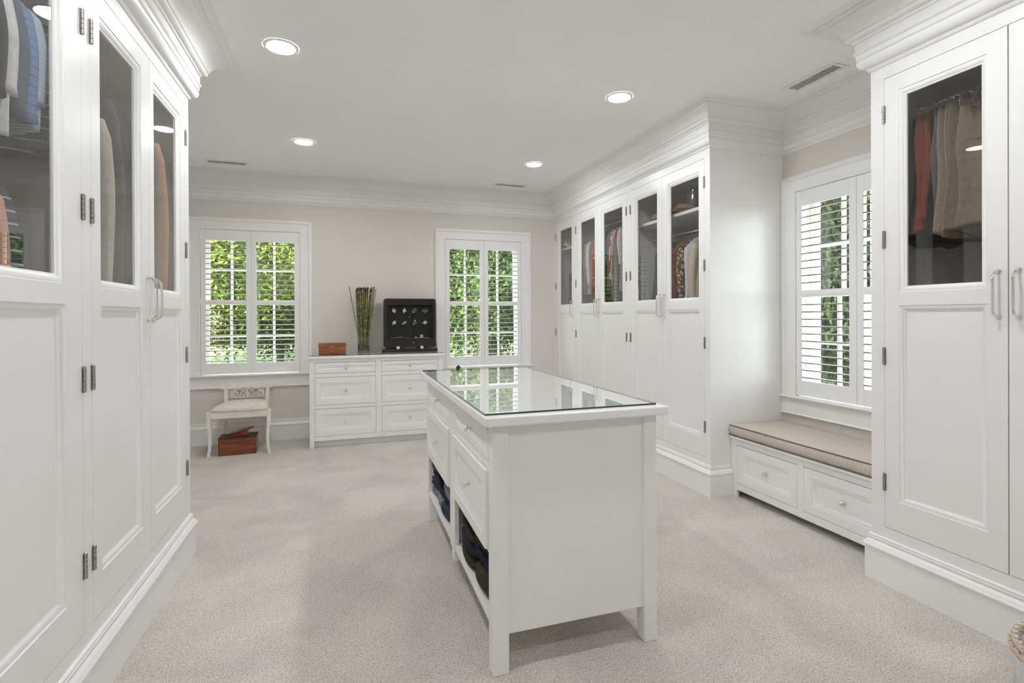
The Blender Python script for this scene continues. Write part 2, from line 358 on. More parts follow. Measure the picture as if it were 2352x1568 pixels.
# ------------------------------------------------------------------ windows
def window(idx, o0, o1, origin, rz):
    """local frame: x along the wall, -y into the room, wall plane at y=0; o0..o1 opening"""
    root = bpy.data.objects.new('window_%d' % idx, None); COL.objects.link(root); root.location = origin; root.rotation_euler = (0, 0, rz); root['kind'] = 'structure'
    cw = .118
    prof = [(0, 0), (0, -.012), (.005, -.0155), (.014, -.0165), (.016, -.013), (.082, -.015), (.086, -.022), (.092, -.028), (.106, -.030), (.112, -.027), (.114, -.022), (.118, -.020), (.118, 0)]
    mb = MB()
    # casing: profile swept up the left leg, over the head and down the right one
    def cs(p, d, k):
        return {0: (o0-p, d, ZO0+.002), 1: (o0-p, d, ZO1+p), 2: (o1+p, d, ZO1+p), 3: (o1+p, d, ZO0+.002)}[k]
    mb.loft([[cs(p, d, k) for p, d in reversed(prof)] for k in range(4)], closed=True, caps=True)
    struct_o = mb.obj('casing', PAINT_TRIM, root, smooth='auto')
    mb = MB(); st = [(0, -.001), (-.046, 0), (-.052, -.006), (-.052, -.012), (-.046, -.018), (-.030, -.021), (-.026, -.036), (-.022, -.040), (0, -.041)]
    mb.loft([[(x, p, ZO0+.002+h) for p, h in st] for x in (o0-cw-.022, o1+cw+.022)], closed=True)
    mb.box(o0-.001, o1+.001, -.001, WT+.03, ZO0-.02, ZO0+.001)
    mb.obj('stool', PAINT_TRIM, root, smooth='auto')
    mb = MB(); ap = [(0, 0), (-.020, 0), (-.020, -.082), (-.024, -.086), (-.026, -.092), (-.022, -.098), (-.014, -.100), (0, -.101)]
    mb.loft([[(x, p, ZO0-.038+h) for p, h in ap] for x in (o0-cw, o1+cw)], closed=True)
    mb.obj('apron', PAINT_TRIM, root, smooth='auto')
    # jamb liner
    mb = MB(); mb.box(o0-.001, o0+.012, .0, WT+.02, ZO0, ZO1); mb.box(o1-.012, o1+.001, .0, WT+.02, ZO0, ZO1); mb.box(o0+.012, o1-.012, .0, WT+.02, ZO1-.012, ZO1+.001)
    mb.obj('jamb', PAINT_TRIM, root)
    # sashes: 4 columns x 2 rows each
    gx0, gx1 = o0+.058, o1-.058
    for (name, y, z0, z1, r0, r1) in (('upper_sash', .115, 1.395, ZO1-.012, .035, .055), ('lower_sash', .075, ZO0+.004, 1.432, .055, .035)):
        f = MB(); f.box(o0+.012, gx0, y, y+.035, z0, z1); f.box(gx1, o1-.012, y, y+.035, z0, z1)
        f.box(gx0, gx1, y, y+.035, z0, z0+r0); f.box(gx0, gx1, y, y+.035, z1-r1, z1)
        sash = f.obj(name, PAINT_TRIM, root, bevel=.002)
        a0, a1 = z0+r0, z1-r1; cwd = (gx1-gx0)/4; m_ = MB()
        for c in range(1, 4): m_.box(gx0+cwd*c-.011, gx0+cwd*c+.011, y+.006, y+.029, a0, a1)
        m_.box(gx0, gx1, y+.007, y+.028, (a0+a1)/2-.011, (a0+a1)/2+.011)
        m_.obj('muntin', PAINT_TRIM, sash, bevel=.002)
        for c in range(4):
            for r in range(2):
                p = MB(); zz0 = a0 if r == 0 else (a0+a1)/2; zz1 = (a0+a1)/2 if r == 0 else a1
                p.box(gx0+cwd*c+.004, gx0+cwd*(c+1)-.004, y+.016, y+.020, zz0+.004, zz1-.004); p.obj('pane', GLASS_WIN, sash)
    return root
window(1, W1[0], W1[1], (0, YB, 0), 0)
window(2, W2[0], W2[1], (0, YB, 0), 0)
window(3, -W3[1], -W3[0], (XW, 0, 0), T_R)

def louver_mesh(name):
    # one elliptical blade, unit length along x, tilted almost flat; the room edge has its shade painted in
    mb = MB(); n = 12; ring = []
    for k in range(n):
        a = 2*PI*k/n; ring.append((.0205*math.cos(a), .0044*math.sin(a)))
    tl = math.radians(4)
    ring = [(p*math.cos(tl)-q*math.sin(tl), p*math.sin(tl)+q*math.cos(tl)) for p, q in ring]
    v = [(0, p, q) for p, q in ring]+[(1, p, q) for p, q in ring]
    fs = []; ms = []
    for k in range(n):
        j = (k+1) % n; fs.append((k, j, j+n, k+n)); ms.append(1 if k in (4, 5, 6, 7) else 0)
    fs += [tuple(reversed(range(n))), tuple(range(n, 2*n))]; ms += [0, 0]
    mb.v = v; mb.f = fs; mb.m = ms
    return mb.obj(name, [PAINT_SHUT, LOUV_SHADE], smooth='auto')
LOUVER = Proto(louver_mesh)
def shutter_hinge_mesh(name):
    mb = MB(); mb.box(-.006, .006, -.008, .004, -.032, .032); mb.lathe([(.005, -.032), (.005, .032)], (0, -.009, 0), seg=8)
    return mb.obj(name, PAINT_SHUT, bevel=.001)
SHINGE = Proto(shutter_hinge_mesh)
def shutter(label, x0, x1, l0, l1, origin, rz, hinge_left):
    t = thing('plantation_shutter', label, 'window shutter', origin, rz, 'plantation shutters in the windows')
    z0, z1 = .700, 2.142; y0, y1 = -.010, .018
    mb = MB(); mb.box(x0, l0, y0, y1, z0, z1); mb.box(l1, x1, y0, y1, z0, z1); mb.obj('stile', PAINT_SHUT, t, bevel=.002)
    mb = MB(); mb.box(l0, l1, y0+.001, y1-.001, z0, .804); mb.obj('bottom_rail', PAINT_SHUT, t, bevel=.0015)
    mb = MB(); mb.box(l0, l1, y0+.001, y1-.001, 2.037, z1); mb.obj('top_rail', PAINT_SHUT, t, bevel=.0015)
    mb = MB(); mb.loft([[(x, -.006, 1.394), (x, .016, 1.394), (x, .016, 1.441), (x, -.006, 1.441), (x, -.0095, 1.43), (x, -.0105, 1.418), (x, -.0095, 1.405)] for x in (l0, l1)], closed=True)
    mb.obj('divider_rail', PAINT_SHUT, t, smooth='auto')
    for k in range(11):
        for zz in (2.006-k*.0512, 1.341-k*.0512):
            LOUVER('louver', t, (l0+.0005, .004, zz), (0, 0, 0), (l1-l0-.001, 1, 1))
    xh = x0 if hinge_left else x1
    for zz in (2.07, 1.42, .80): SHINGE('hinge', t, (xh, -.010, zz))
    return t
shutter('white louvered shutter, left panel of the window above the low chair', -1.3555, -.9035, -1.311, -.950, (0, YB, 0), 0, True)
shutter('white louvered shutter, right panel of the window above the low chair', -.9005, -.4485, -.858, -.497, (0, YB, 0), 0, False)
shutter('white louvered shutter, left panel of the window right of the watch cabinet', 1.0945, 1.5435, 1.140, 1.497, (0, YB, 0), 0, True)
shutter('white louvered shutter, right panel of the window right of the watch cabinet', 1.5465, 1.9975, 1.594, 1.952, (0, YB, 0), 0, False)
shutter('white louvered shutter, left panel of the window over the window seat', -2.8645, -2.4105, -2.818, -2.460, (XW, 0, 0), T_R, True)
shutter('white louvered shutter, right panel of the window over the window seat', -2.4075, -1.9535, -2.362, -2.000, (XW, 0, 0), T_R, False)

# ------------------------------------------------------------------ hardware
def hinge_mesh(name):
    mb = MB(); r = .0058
    z = -.040
    for k in range(5):
        mb.lathe([(r*.8, z), (r, z+.0012), (r, z+.0143), (r*.8, z+.0155)], (0, -.005, 0), seg=12); z += .0161
    mb.lathe([(.001, -.0425), (.0045, -.041), (.0045, .0405), (.001, .043)], (0, -.005, 0), seg=10)
    mb.box(-.0075, .0075, -.0016, .001, -.040, .040)
    return mb.obj(name, NICKEL_D, smooth='auto')
HINGE = Proto(hinge_mesh)
def handle_mesh(name):
    mb = MB(); H = .090; o = .034
    pts = [(0, -.004, H), (0, -.012, H-.001), (0, -.020, H-.006), (0, -o+.003, H-.016), (0, -o, H-.026)]
    pts2 = [(0, -o, z) for z in np.linspace(H-.03, -H+.03, 9)]
    pts = pts+pts2+[(p[0], p[1], -p[2]) for p in reversed(pts)]
    rr = [.0052, .0048, .0045, .0046, .0050]+[.0054, .0046, .0052, .0046, .0054, .0046, .0052, .0046, .0054]+[.0050, .0046, .0045, .0048, .0052]
    mb.tube(pts, rr, seg=8, up=(1, 0, 0))
    for s in (1, -1): mb.lathe([(.0085, 0), (.009, -.003), (.0065, -.006), (.005, -.008)], (0, 0, s*H), axis='y', seg=14)
    return mb.obj(name, NICKEL, smooth='auto')
HANDLE = Proto(handle_mesh)
def knob_mesh(name):
    mb = MB(); mb.lathe([(.0085, 0), (.0085, -.002), (.0045, -.004), (.0042, -.011), (.007, -.014), (.0118, -.0165), (.0128, -.0205), (.0118, -.0240), (.0085, -.027), (.003, -.0285), (.0005, -.0288)], axis='y', seg=20)
    return mb.obj(name, NICKEL, smooth='auto')
KNOB = Proto(knob_mesh)

MOLD_IN = [(0, 0), (.0015, .0035), (.005, .0030), (.010, .0036), (.015, .0062), (.020, .0105), (.0245, .0135), (.028, .0145)]
def drawer_front(parent, x0, x1, z0, z1, inset=.044, y=0, knob=True, thick=.018, sc=1.0):
    mb = MB(); i = inset
    a0, a1, c0, c1 = x0+i, x1-i, z0+i, z1-i
    for q in ((x0, a0, z0, z1), (a1, x1, z0, z1), (a0, a1, z0, c0), (a0, a1, c1, z1)):
        mb.add([(q[0], y, q[2]), (q[1], y, q[2]), (q[1], y, q[3]), (q[0], y, q[3])], [(0, 1, 2, 3)])
    pr = [(p*sc, d*sc*.8) for p, d in MOLD_IN]
    mb.ring(a0, a1, c0, c1, pr, y=y, fill=0)
    mb.add([(x0, y, z0), (x1, y, z0), (x1, y, z1), (x0, y, z1), (x0, y+thick, z0), (x1, y+thick, z0), (x1, y+thick, z1), (x0, y+thick, z1)],
           [(1, 0, 4, 5), (2, 1, 5, 6), (3, 2, 6, 7), (0, 3, 7, 4), (5, 4, 7, 6)])
    d = mb.obj('drawer', PAINT, parent, smooth='auto')
    if knob: KNOB('knob', d, ((x0+x1)/2, y+pr[-1][1], (z0+z1)/2))
    return d

def cab_door(parent, x0, x1, hinge_left, so_l=.064, so_r=.064, handle=True, hinges=True):
    """tall door: glazed above, panelled below; outer stile widths so_l / so_r"""
    z0, z1 = .2655, 2.3785
    gz0, gz1, pz0, pz1 = 1.372, 2.303, .403, 1.311
    a0, a1 = x0+so_l, x1-so_r; mb = MB(); y = 0
    for q in ((x0, a0, z0, z1), (a1, x1, z0, z1), (a0, a1, z0, pz0), (a0, a1, pz1, gz0), (a0, a1, gz1, z1)):
        mb.add([(q[0], y, q[2]), (q[1], y, q[2]), (q[1], y, q[3]), (q[0], y, q[3])], [(0, 1, 2, 3)])
    mb.ring(a0, a1, pz0, pz1, MOLD_IN, fill=0)
    mb.ring(a0, a1, gz0, gz1, MOLD_IN+[(.028, .024), (0.02, .024)])
    T = .024
    mb.add([(x0, y, z0), (x1, y, z0), (x1, y, z1), (x0, y, z1), (x0, T, z0), (x1, T, z0), (x1, T, z1), (x0, T, z1)],
           [(1, 0, 4, 5), (2, 1, 5, 6), (3, 2, 6, 7), (0, 3, 7, 4)])
    for q in ((x0, a0+.02, z0, z1), (a1-.02, x1, z0, z1), (a0+.02, a1-.02, z0, gz0+.02), (a0+.02, a1-.02, gz1-.02, z1)):
        mb.add([(q[0], T, q[2]), (q[1], T, q[2]), (q[1], T, q[3]), (q[0], T, q[3])], [(3, 2, 1, 0)])
    d = mb.obj('door', PAINT, parent, smooth='auto')
    g = MB(); g.box(a0+.024, a1-.024, .0155, .0195, gz0+.024, gz1-.024); g.obj('glass_pane', GLASS_CAB, d)
    if hinges:
        hx = x0-.0015 if hinge_left else x1+.0015
        for hz in (2.212, 1.622, 1.073, .478): HINGE('hinge', d, (hx, 0, hz))
    if handle: HANDLE('handle', d, ((x1-.030) if hinge_left else (x0+.030), 0, 1.348))
    return d

def wardrobe(label, origin, rz, width, stiles, doors, depth=.648, shelf=None, rod=None, group='tall glazed wardrobes'):
    """local x along the front, front plane y=0 facing -y"""
    t = thing('wardrobe', label, 'wardrobe', (origin[0], origin[1], 0), rz, group)
    W = width; e = .0008
    if rz > 0: depth = .62
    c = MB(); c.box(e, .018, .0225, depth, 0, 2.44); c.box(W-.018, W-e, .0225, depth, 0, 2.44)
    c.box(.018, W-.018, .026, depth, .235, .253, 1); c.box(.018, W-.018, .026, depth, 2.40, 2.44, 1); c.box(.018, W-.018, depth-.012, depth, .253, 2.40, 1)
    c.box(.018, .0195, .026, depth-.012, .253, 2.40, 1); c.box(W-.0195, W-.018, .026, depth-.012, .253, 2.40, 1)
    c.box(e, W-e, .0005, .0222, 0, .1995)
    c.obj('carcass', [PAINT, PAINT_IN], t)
    f = MB()
    for (a, b_) in stiles: f.box(a, b_, 0, .022, .20, 2.445)
    xs_ = sorted(stiles)
    for i in range(len(xs_)-1):
        f.box(xs_[i][1], xs_[i+1][0], 0, .022, 2.3815, 2.445); f.box(xs_[i][1], xs_[i+1][0], 0, .022, .20, .2630)
    f.obj('face_frame', PAINT, t)
    for d in doors: cab_door(t, *d)
    if shelf:
        for sz in shelf:
            s = MB(); s.box(.0197, W-.0197, .07, depth-.013, sz-.026, sz); s.obj('shelf', PAINT, t, bevel=.002)
    if rod:
        ry, rzz = rod; r = MB(); r.lathe([(.0155, .020), (.0155, W-.020)], (0, ry, rzz), axis='x', seg=16)
        for a in (.0198, W-.0278): r.lathe([(.034, a), (.034, a+.008)], (0, ry, rzz), axis='x', seg=20)
        r.obj('hanging_rod', CHROME, t, smooth='auto')
    return t
# far right run: narrow unit, then two pairs
wardrobe('narrow single-door white wardrobe in the far right corner by the window wall', (XR, YB-.001), T_R, .590, [(0, .0575), (.561, .590)],
         [(.059, .5585, True, .075, .047)], shelf=[2.075], rod=(.30, 1.92))
wardrobe('middle double-door white wardrobe of the far right run, pink striped shirt inside', (XR, 5.205), T_R, 1.135, [(0, .0315), (1.099, 1.135)],
         [(.0330, .5460, True, .070, .062), (.5485, 1.0975, False, .072, .066)], rod=(.28, 2.246))
wardrobe('double-door white wardrobe beside the window seat, hats on its shelf', (XR, 4.070), T_R, 1.084, [(0, .0345), (1.026, 1.084)],
         [(.036, .5145, True, .064, .064), (.517, 1.0245, False, .061, .052)], shelf=[2.075], rod=(.28, 1.953))
# near right run
wardrobe('white wardrobe at the right edge with khaki shorts behind its glass', (XR, YN), T_R, 1.085, [(0, .0635), (1.02, 1.085)],
         [(.065, .5395, True), (.544, 1.0185, False)], rod=(.32, 2.298))
wardrobe('white wardrobe beyond the right edge of the view', (XR, .746), T_R, 1.085, [(0, .0635), (1.02, 1.085)],
         [(.065, .5395, True), (.544, 1.0185, False)])
wardrobe('last white wardrobe on the right, behind the camera', (XR, -.339), T_R, 1.25, [(0, .0635), (1.185, 1.25)],
         [(.065, .62, True), (.625, 1.1835, False)])
# left run
wardrobe('white left-hand wardrobe at the end of its run, dark coats behind glass', (XL, 2.011), T_L, YL-2.011-.001, [(0, .030), (1.0895, 1.1536)],
         [(.0315, .5665, True, .069, .090), (.5695, 1.088, False, .054, .077)], rod=(.272, 2.26))
wardrobe('nearest white wardrobe at the left edge, folded striped shirts behind its glass', (XL, .855), T_L, 1.156, [(0, .030), (1.1245, 1.156)],
         [(.0315, .576, True, .064, .064), (.579, 1.123, False, .045, .103)], rod=(.272, 2.30))
wardrobe('white wardrobe on the left, behind the camera', (XL, -1.2), T_L, 2.054, [(0, .06), (1.99, 2.054)],
         [(.0615, 1.02, True), (1.023, 1.9885, False)])
wardrobe('white wardrobe in the alcove left of the low chair', (XLW, 3.901), T_L, 1.158, [(0, .06), (1.098, 1.158)],
         [(.0615, .577, True), (.580, 1.0965, False)])

# ------------------------------------------------------------------ ceiling lamps and vents
def lampmat():
    return mat('lamp_lens', (.9, .9, .9), emit=(.962, .980, 1.0), estr=LAMP)
LENS = lampmat()
def downlight(label, x, y, r=.070):
    t = thing('recessed_ceiling_light', label, 'ceiling light', (x, y, ZC), 0, 'recessed ceiling lights')
    mb = MB(); prof = [(r, -.0005), (r, -.004), (r+.004, -.0065), (r+.016, -.005), (r+.018, -.0005)]
    mb.lathe(prof, seg=40, caps=False); mb.obj('trim_ring', PAINT_TRIM, t, smooth='auto')
    mb = MB(); mb.lathe([(r+.0005, -.0008), (r+.0005, -.0030), (r*.9, -.0036)], seg=40); mb.obj('lens', LENS, t)
    return t
downlight('lit round ceiling light nearest the left wardrobes', -.316, 2.985)
downlight('lit round ceiling light far left, in front of the low chair window', -.316, 4.550)
downlight('lit round ceiling light nearest the far right wardrobes', 1.728, 3.005)
downlight('lit round ceiling light far right, over the end of the island', 1.716, 4.578)
for i, (x, y) in enumerate([(-.316, 1.42), (1.728, 1.42), (-.316, -.15), (1.728, -.15)]):
    downlight(['lit round ceiling light over the nearest left wardrobe', 'lit round ceiling light over the nearest right wardrobe', 'lit round ceiling light behind the camera on the left',
               'lit round ceiling light behind the camera on the right'][i], x, y)
def vent(label, cx_, cy_, L, Wd, rz, n):
    t = thing('ceiling_vent', label, 'air vent', (cx_, cy_, ZC), rz, 'ceiling air vents')
    a, b_ = L/2, Wd/2; mb = MB()
    mb.box(-a, a, -b_, -b_+.026, -.005, -.0004); mb.box(-a, a, b_-.026, b_, -.005, -.0004); mb.box(-a, -a+.026, -b_+.026, b_-.026, -.005, -.0004); mb.box(a-.026, a, -b_+.026, b_-.026, -.005, -.0004)
    mb.obj('frame', PAINT_TRIM, t, bevel=.0015)
    mb = MB(); mb.box(-a+.026, a-.026, -b_+.026, b_-.026, -.0012, -.0006); mb.obj('backing', RUBBER, t)
    for k in range(n):
        x = -a+.030+(2*a-.060)*(k+.5)/n; s = MB(); h = b_-.027
        s.box(x-.0026, x+.0026, -h, h, -.0048, -.0014); s.obj('slat', PAINT_TRIM, t)
vent('narrow white ceiling vent at the far left', -1.038, 5.365, .36, .115, 0, 18)
vent('narrow white ceiling vent at the far right, above the second window', 1.738, 5.385, .36, .115, 0, 18)
vent('white ceiling vent nearest the right wardrobe, above the window seat', 2.715, 2.40, .36, .125, PI/2, 18)

# ------------------------------------------------------------------ island
IX0, IX1, IY0, IY1 = .490, 1.157, 1.735, 3.235
isl = thing('dresser_island', 'white free-standing dresser island with glass top and open shelves of sweaters', 'island', (0, 0, 0))
b = MB(); b.box(IX0-.034, IX1+.034, IY0-.034, IY1+.034, .885, .9195); b.obj('top', PAINT, isl, bevel=.006, seg=3)
LEG = .056
def island_leg(x0, x1, y0, y1, z0=0):
    mb = MB(); mb.box(x0, x1, y0, y1, z0, .885); mb.obj('leg', PAINT, isl, bevel=.0035)
island_leg(IX0, IX0+LEG+.004, IY0, IY0+LEG); island_leg(IX1-LEG, IX1, IY0, IY0+LEG)
island_leg(IX0, IX0+LEG+.004, IY1-LEG, IY1); island_leg(IX1-LEG, IX1, IY1-LEG, IY1)
b = MB(); b.box(IX0+LEG+.002, IX1-LEG+.002, IY0+.012, IY0+.028, .135, .885); b.obj('end_panel', PAINT, isl, bevel=.0015)
b = MB(); b.box(IX0+LEG+.002, IX1-LEG+.002, IY1-.028, IY1-.012, .135, .885); b.obj('end_panel', PAINT, isl, bevel=.0015)
b = MB(); MID0, MID1 = 2.395, 2.510
b.box(IX0+.0005, IX0+.022, MID0, MID1-.002, .15, .885); b.box(IX0+.004, IX0+.04, MID0+.03, MID0+.085, .095, .15)
b.box(IX0+.0015, IX0+.022, IY0+LEG, MID0, .862, .885); b.box(IX0+.0015, IX0+.022, MID1-.002, IY1-LEG, .862, .885)
b.box(IX0+.0015, IX0+.022, IY0+LEG, MID0, .7145, .7445); b.box(IX0+.0015, IX0+.022, MID1-.002, IY1-LEG, .7145, .7445)
b.box(IX0+.0025, IX0+.022, IY0+LEG, MID0, .413, .425); b.box(IX0+.0025, IX0+.022, MID1-.002, IY1-LEG, .413, .425)
b.obj('face_frame', PAINT, isl, bevel=.0015)
b = MB(); b.box(IX0+.004, IX1-.004, IY0+.029, IY1-.029, .158, .186); b.obj('bottom_shelf', PAINT, isl, bevel=.002)
b = MB(); b.box(IX0+.022, IX1-.022, IY0+.029, IY1-.029, .425, .884); b.box(IX0+.35, IX0+.37, IY0+.03, IY1-.03, .187, .425); b.box(IX0+.022, IX0+.35, MID0+.045, MID0+.065, .187, .425)
b.box(IX1-.022, IX1-.002, IY0+LEG, IY1-LEG, .187, .884)
b.obj('carcass', PAINT, isl)
# drawers of the left face, built in a frame that faces -X:  local x = Yfar - Y
def face_left(parent_thing, yfar):
    e = bpy.data.objects.new('drawer_bank', None); COL.objects.link(e); e.parent = parent_thing; e.location = (IX0, yfar, 0); e.rotation_euler = (0, 0, T_R); return e
for (ya, yb) in ((MID1+.001, IY1-LEG-.003), (IY0+LEG+.003, MID0-.003)):
    for (z0, z1, ins, yo) in ((.7475, .8585, .028, .0), (.4285, .7115, .044, -.012)):
        d = drawer_front(isl, 0, yb-ya, z0, z1, ins, y=yo, thick=.02, sc=1.0 if ins > .03 else .7)
        d.location = (IX0, yb, 0); d.rotation_euler = (0, 0, T_R)
gl = MB(); gl.box(.4665, 1.160, 1.742, 3.272, .9200, .9265)
gl.m = [0, 0, 1, 1, 1, 1]
g = gl.obj('glass_sheet', [GLASS_TOP, GLASS_EDGE]); tag(g, 'clear glass sheet with dark green edge lying on the island', 'glass sheet')
mb = MB(); mb.lathe([(.006, 0), (.012, .002), (.0155, .008), (.0155, .014), (.012, .020), (.006, .024), (.003, .028), (.0005, .031)], seg=20)
o = mb.obj('round_ornament', BLACK, smooth=True); o.location = (.694, 3.253, .9268); tag(o, 'small black pointed ball ornament at the far edge of the island', 'ornament')

# ------------------------------------------------------------------ long dresser
DY = 5.312; dx0, dx1 = -.3265, .968
dr = thing('chest_of_drawers', 'low white six-drawer chest between the two back windows', 'chest of drawers', (0, DY, 0))
b = MB(); b.box(dx0-.017, dx1+.015, -.018, YB-DY-.032, .858, .887); b.obj('top', PAINT, dr, bevel=.005, seg=3)
for (a, c) in ((dx0, dx0+.041), (dx1-.041, dx1)):
    mb = MB(); mb.box(a, c, 0, .045, 0, .858); mb.obj('leg', PAINT, dr, bevel=.002)
c1a, c1b, c2a, c2b = -.275, .293, .351, .913
b = MB(); b.box(dx0+.041, c1a-.002, 0, .02, .064, .858); b.box(c1b+.002, c2a-.002, .0005, .02, .064, .858); b.box(c2b+.002, dx1-.041, 0, .02, .064, .858)
for (a, c) in ((c1a-.002, c1b+.002), (c2a-.002, c2b+.002)):
    for (z0, z1) in ((.064, .107), (.374, .409), (.679, .7155), (.8235, .858)): b.box(a, c, .0005, .02, z0, z1)
b.obj('face_frame', PAINT, dr, bevel=.0012)
b = MB(); b.box(dx0+.001, dx1-.001, .022, YB-DY-.033, .07, .857); b.box(dx0+.03, dx1-.03, .055, .07, 0, .07); b.obj('carcass', PAINT, dr)
for (a, c) in ((c1a, c1b), (c2a, c2b)):
    for (z0, z1, ins) in ((.7185, .8205, .028), (.412, .676, .050), (.110, .371, .050)):
        drawer_front(dr, a, c, z0, z1, ins, y=0, sc=1.0 if ins > .03 else .7)
gl = MB(); gl.box(dx0-.006, dx1+.006, DY-.008, YB-.040, .8875, .8930); gl.m = [0, 0, 1, 1, 1, 1]
g = gl.obj('glass_sheet', [GLASS_TOP, GLASS_EDGE]); tag(g, 'clear glass sheet lying on the white chest of drawers', 'glass sheet')
ZD = .8932

# ------------------------------------------------------------------ window seat
ws = thing('window_seat', 'white built-in window seat with two drawers under a beige cushion', 'window seat', (2.600, 2.985, 0), T_R)
WL = YE-YN-.002
b = MB(); b.box(0.001, WL-.001, -.016, XW-2.6-.032, .404, .4225); b.obj('top', PAINT, ws, bevel=.004)
b = MB(); b.box(0.001, .0575, 0, .02, 0, .404); b.box(.5590, .6060, 0, .02, .05, .404); b.box(1.108, WL-.001, 0, .02, 0, .404)
for (a, c) in ((.0575, .5590), (.6060, 1.108)):
    b.box(a, c, .0005, .02, .05, .0955); b.box(a, c, .0005, .02, .3625, .404)
b.obj('face_frame', PAINT, ws, bevel=.0012)
b = MB(); b.box(.002, WL-.002, .022, XW-2.6-.033, .06, .403); b.obj('carcass', PAINT, ws)
drawer_front(ws, .0595, .5570, .0985, .3595, .050); drawer_front(ws, .6080, 1.106, .0985, .3595, .050)
def rounded_slab(L, D, H, r=.012, nx=24, ny=10, puff=.006, seed=0, wav=.003):
    """cushion-like slab, origin at a bottom corner"""
    rnd = np.random.RandomState(seed); mb = MB(); rings = []
    ph = rnd.rand(6)*6
    def prof(x):
        pts = []
        e = min(1, min(x, L-x)/(r*2)+.0); e = math.sqrt(max(.0, 1-(1-e)**2)) if e < 1 else 1
        hh = H/2*(.72+.28*e)
        for k in range(28):
            a = 2*PI*k/28; ca, sa = math.cos(a), math.sin(a)
            px = abs(ca)**.22*(1 if ca > 0 else -1); pz = abs(sa)**.25*(1 if sa > 0 else -1)
            bulge = puff*(math.sin(PI*x/L)**.5 if 0 < x < L else 0)*(1-px*px)*(1 if pz > 0 else 0)
            yy = D/2+px*D/2*(.985+.015*e); zz = H/2+pz*hh+bulge+wav*math.sin(7*x/L*2+ph[0]+px*2)*(pz > 0)*(1-abs(px)**3)
            pts.append((x, yy, zz))
        return pts
    xs_ = [0, r*.3, r, r*2]+list(np.linspace(r*3, L-r*3, nx))+[L-r*2, L-r, L-r*.3, L]
    return mb.loft([prof(x) for x in xs_])
cz = .4235
c = rounded_slab(WL-.006, XW-2.6+.020-.034, .075, seed=3, wav=.0022).obj('cushion_body', CUSHION, smooth=True)
cu = thing('seat_cushion', 'long beige woven cushion with dark piping on the window seat', 'cushion', (2.58, 2.9825, cz), T_R)
c.parent = cu
PIPE = fabric('piping_cloth', (.22, .175, .13))
for zz in (.006, .0715):
    mb = MB(); L_ = WL-.006; mb.tube([(0.004, .004, zz), (L_*.25, .001, zz+.001), (L_/2, .0015, zz), (L_*.75, .001, zz+.001), (L_-.004, .004, zz)], .0032, seg=6); mb.obj('piping', PIPE, cu, smooth=True)

# ------------------------------------------------------------------ low vanity chair
CHX, CHY = -.924, 5.235
ch = thing('vanity_chair', 'cream painted low-backed vanity chair with a pale upholstered seat', 'chair', (CHX, CHY, 0), math.radians(.5))
def sqtube(pts, sizes):
    mb = MB(); rings = []
    for (x, y, z), (sx, sy) in zip(pts, sizes): rings.append([(x-sx/2, y-sy/2, z), (x+sx/2, y-sy/2, z), (x+sx/2, y+sy/2, z), (x-sx/2, y+sy/2, z)])
    return mb.loft(rings)
hw = .254
for s in (-1, 1):
    pts = [(s*(hw-.002), .012, 0), (s*(hw-.012), .016, .06), (s*(hw-.018), .022, .14), (s*(hw-.014), .024, .22), (s*(hw-.006), .024, .31), (s*(hw-.004), .022, .412)]
    sqtube(pts, [(.022, .022), (.024, .024), (.027, .026), (.030, .028), (.032, .030), (.034, .032)]).obj('leg', CREAM, ch, bevel=.002, smooth='auto')
    pts = [(s*(hw-.050), .478, 0), (s*(hw-.056), .462, .06), (s*(hw-.060), .446, .15), (s*(hw-.062), .434, .26), (s*(hw-.062), .430, .41)]
    sqtube(pts, [(.022, .026), (.024, .028), (.026, .030), (.028, .032), (.030, .032)]).obj('leg', CREAM, ch, bevel=.002, smooth='auto')
    pts = [(s*(hw-.072), .430, .405), (s*(hw-.070), .440, .46), (s*(hw-.066), .450, .57)]
    sqtube(pts, [(.036, .024), (.034, .022), (.034, .020)]).obj('back_post', CREAM, ch, bevel=.002, smooth='auto')
mb = MB(); mb.box(-hw+.022, hw-.022, .010, .034, .348, .405); mb.box(-hw+.07, hw-.07, .418, .44, .348, .405); mb.obj('seat_rail', CREAM, ch, bevel=.002)
for s in (-1, 1):
    mb = MB(); mb.add([(s*(hw-.004), .034, .348), (s*(hw-.026), .034, .348), (s*(hw-.026), .034, .405), (s*(hw-.004), .034, .405), (s*(hw-.048), .43, .348), (s*(hw-.070), .43, .348), (s*(hw-.070), .43, .405), (s*(hw-.048), .43, .405)],
        [(0, 1, 2, 3), (7, 6, 5, 4), (0, 4, 5, 1), (1, 5, 6, 2), (2, 6, 7, 3), (3, 7, 4, 0)] if s < 0 else [(3, 2, 1, 0), (4, 5, 6, 7), (1, 5, 4, 0), (2, 6, 5, 1), (3, 7, 6, 2), (0, 4, 7, 3)]); mb.obj('seat_rail', CREAM, ch, bevel=.0015)
# upholstered seat: domed trapezoid
mb = MB(); rings = []
for (k, zz, inset) in ((0, .400, .012), (1, .407, .0), (2, .420, -.004), (3, .436, .004), (4, .452, .030), (5, .463, .075), (6, .468, .130)):
    ring = []
    for i in range(40):
        a = 2*PI*i/40; ca, sa = math.cos(a), math.sin(a)
        px = abs(ca)**.28*(1 if ca > 0 else -1); py = abs(sa)**.28*(1 if sa > 0 else -1)
        wy = .225-inset; yy = .226+py*wy; fx = hw-.012-inset-(yy/.45)*.045
        ring.append((px*fx, yy, zz))
    rings.append(ring)
mb.loft(rings); mb.obj('seat', fabric('cream_linen', (.72, .66, .57), (.66, .60, .51), scale=18), ch, smooth=True, sub=1)
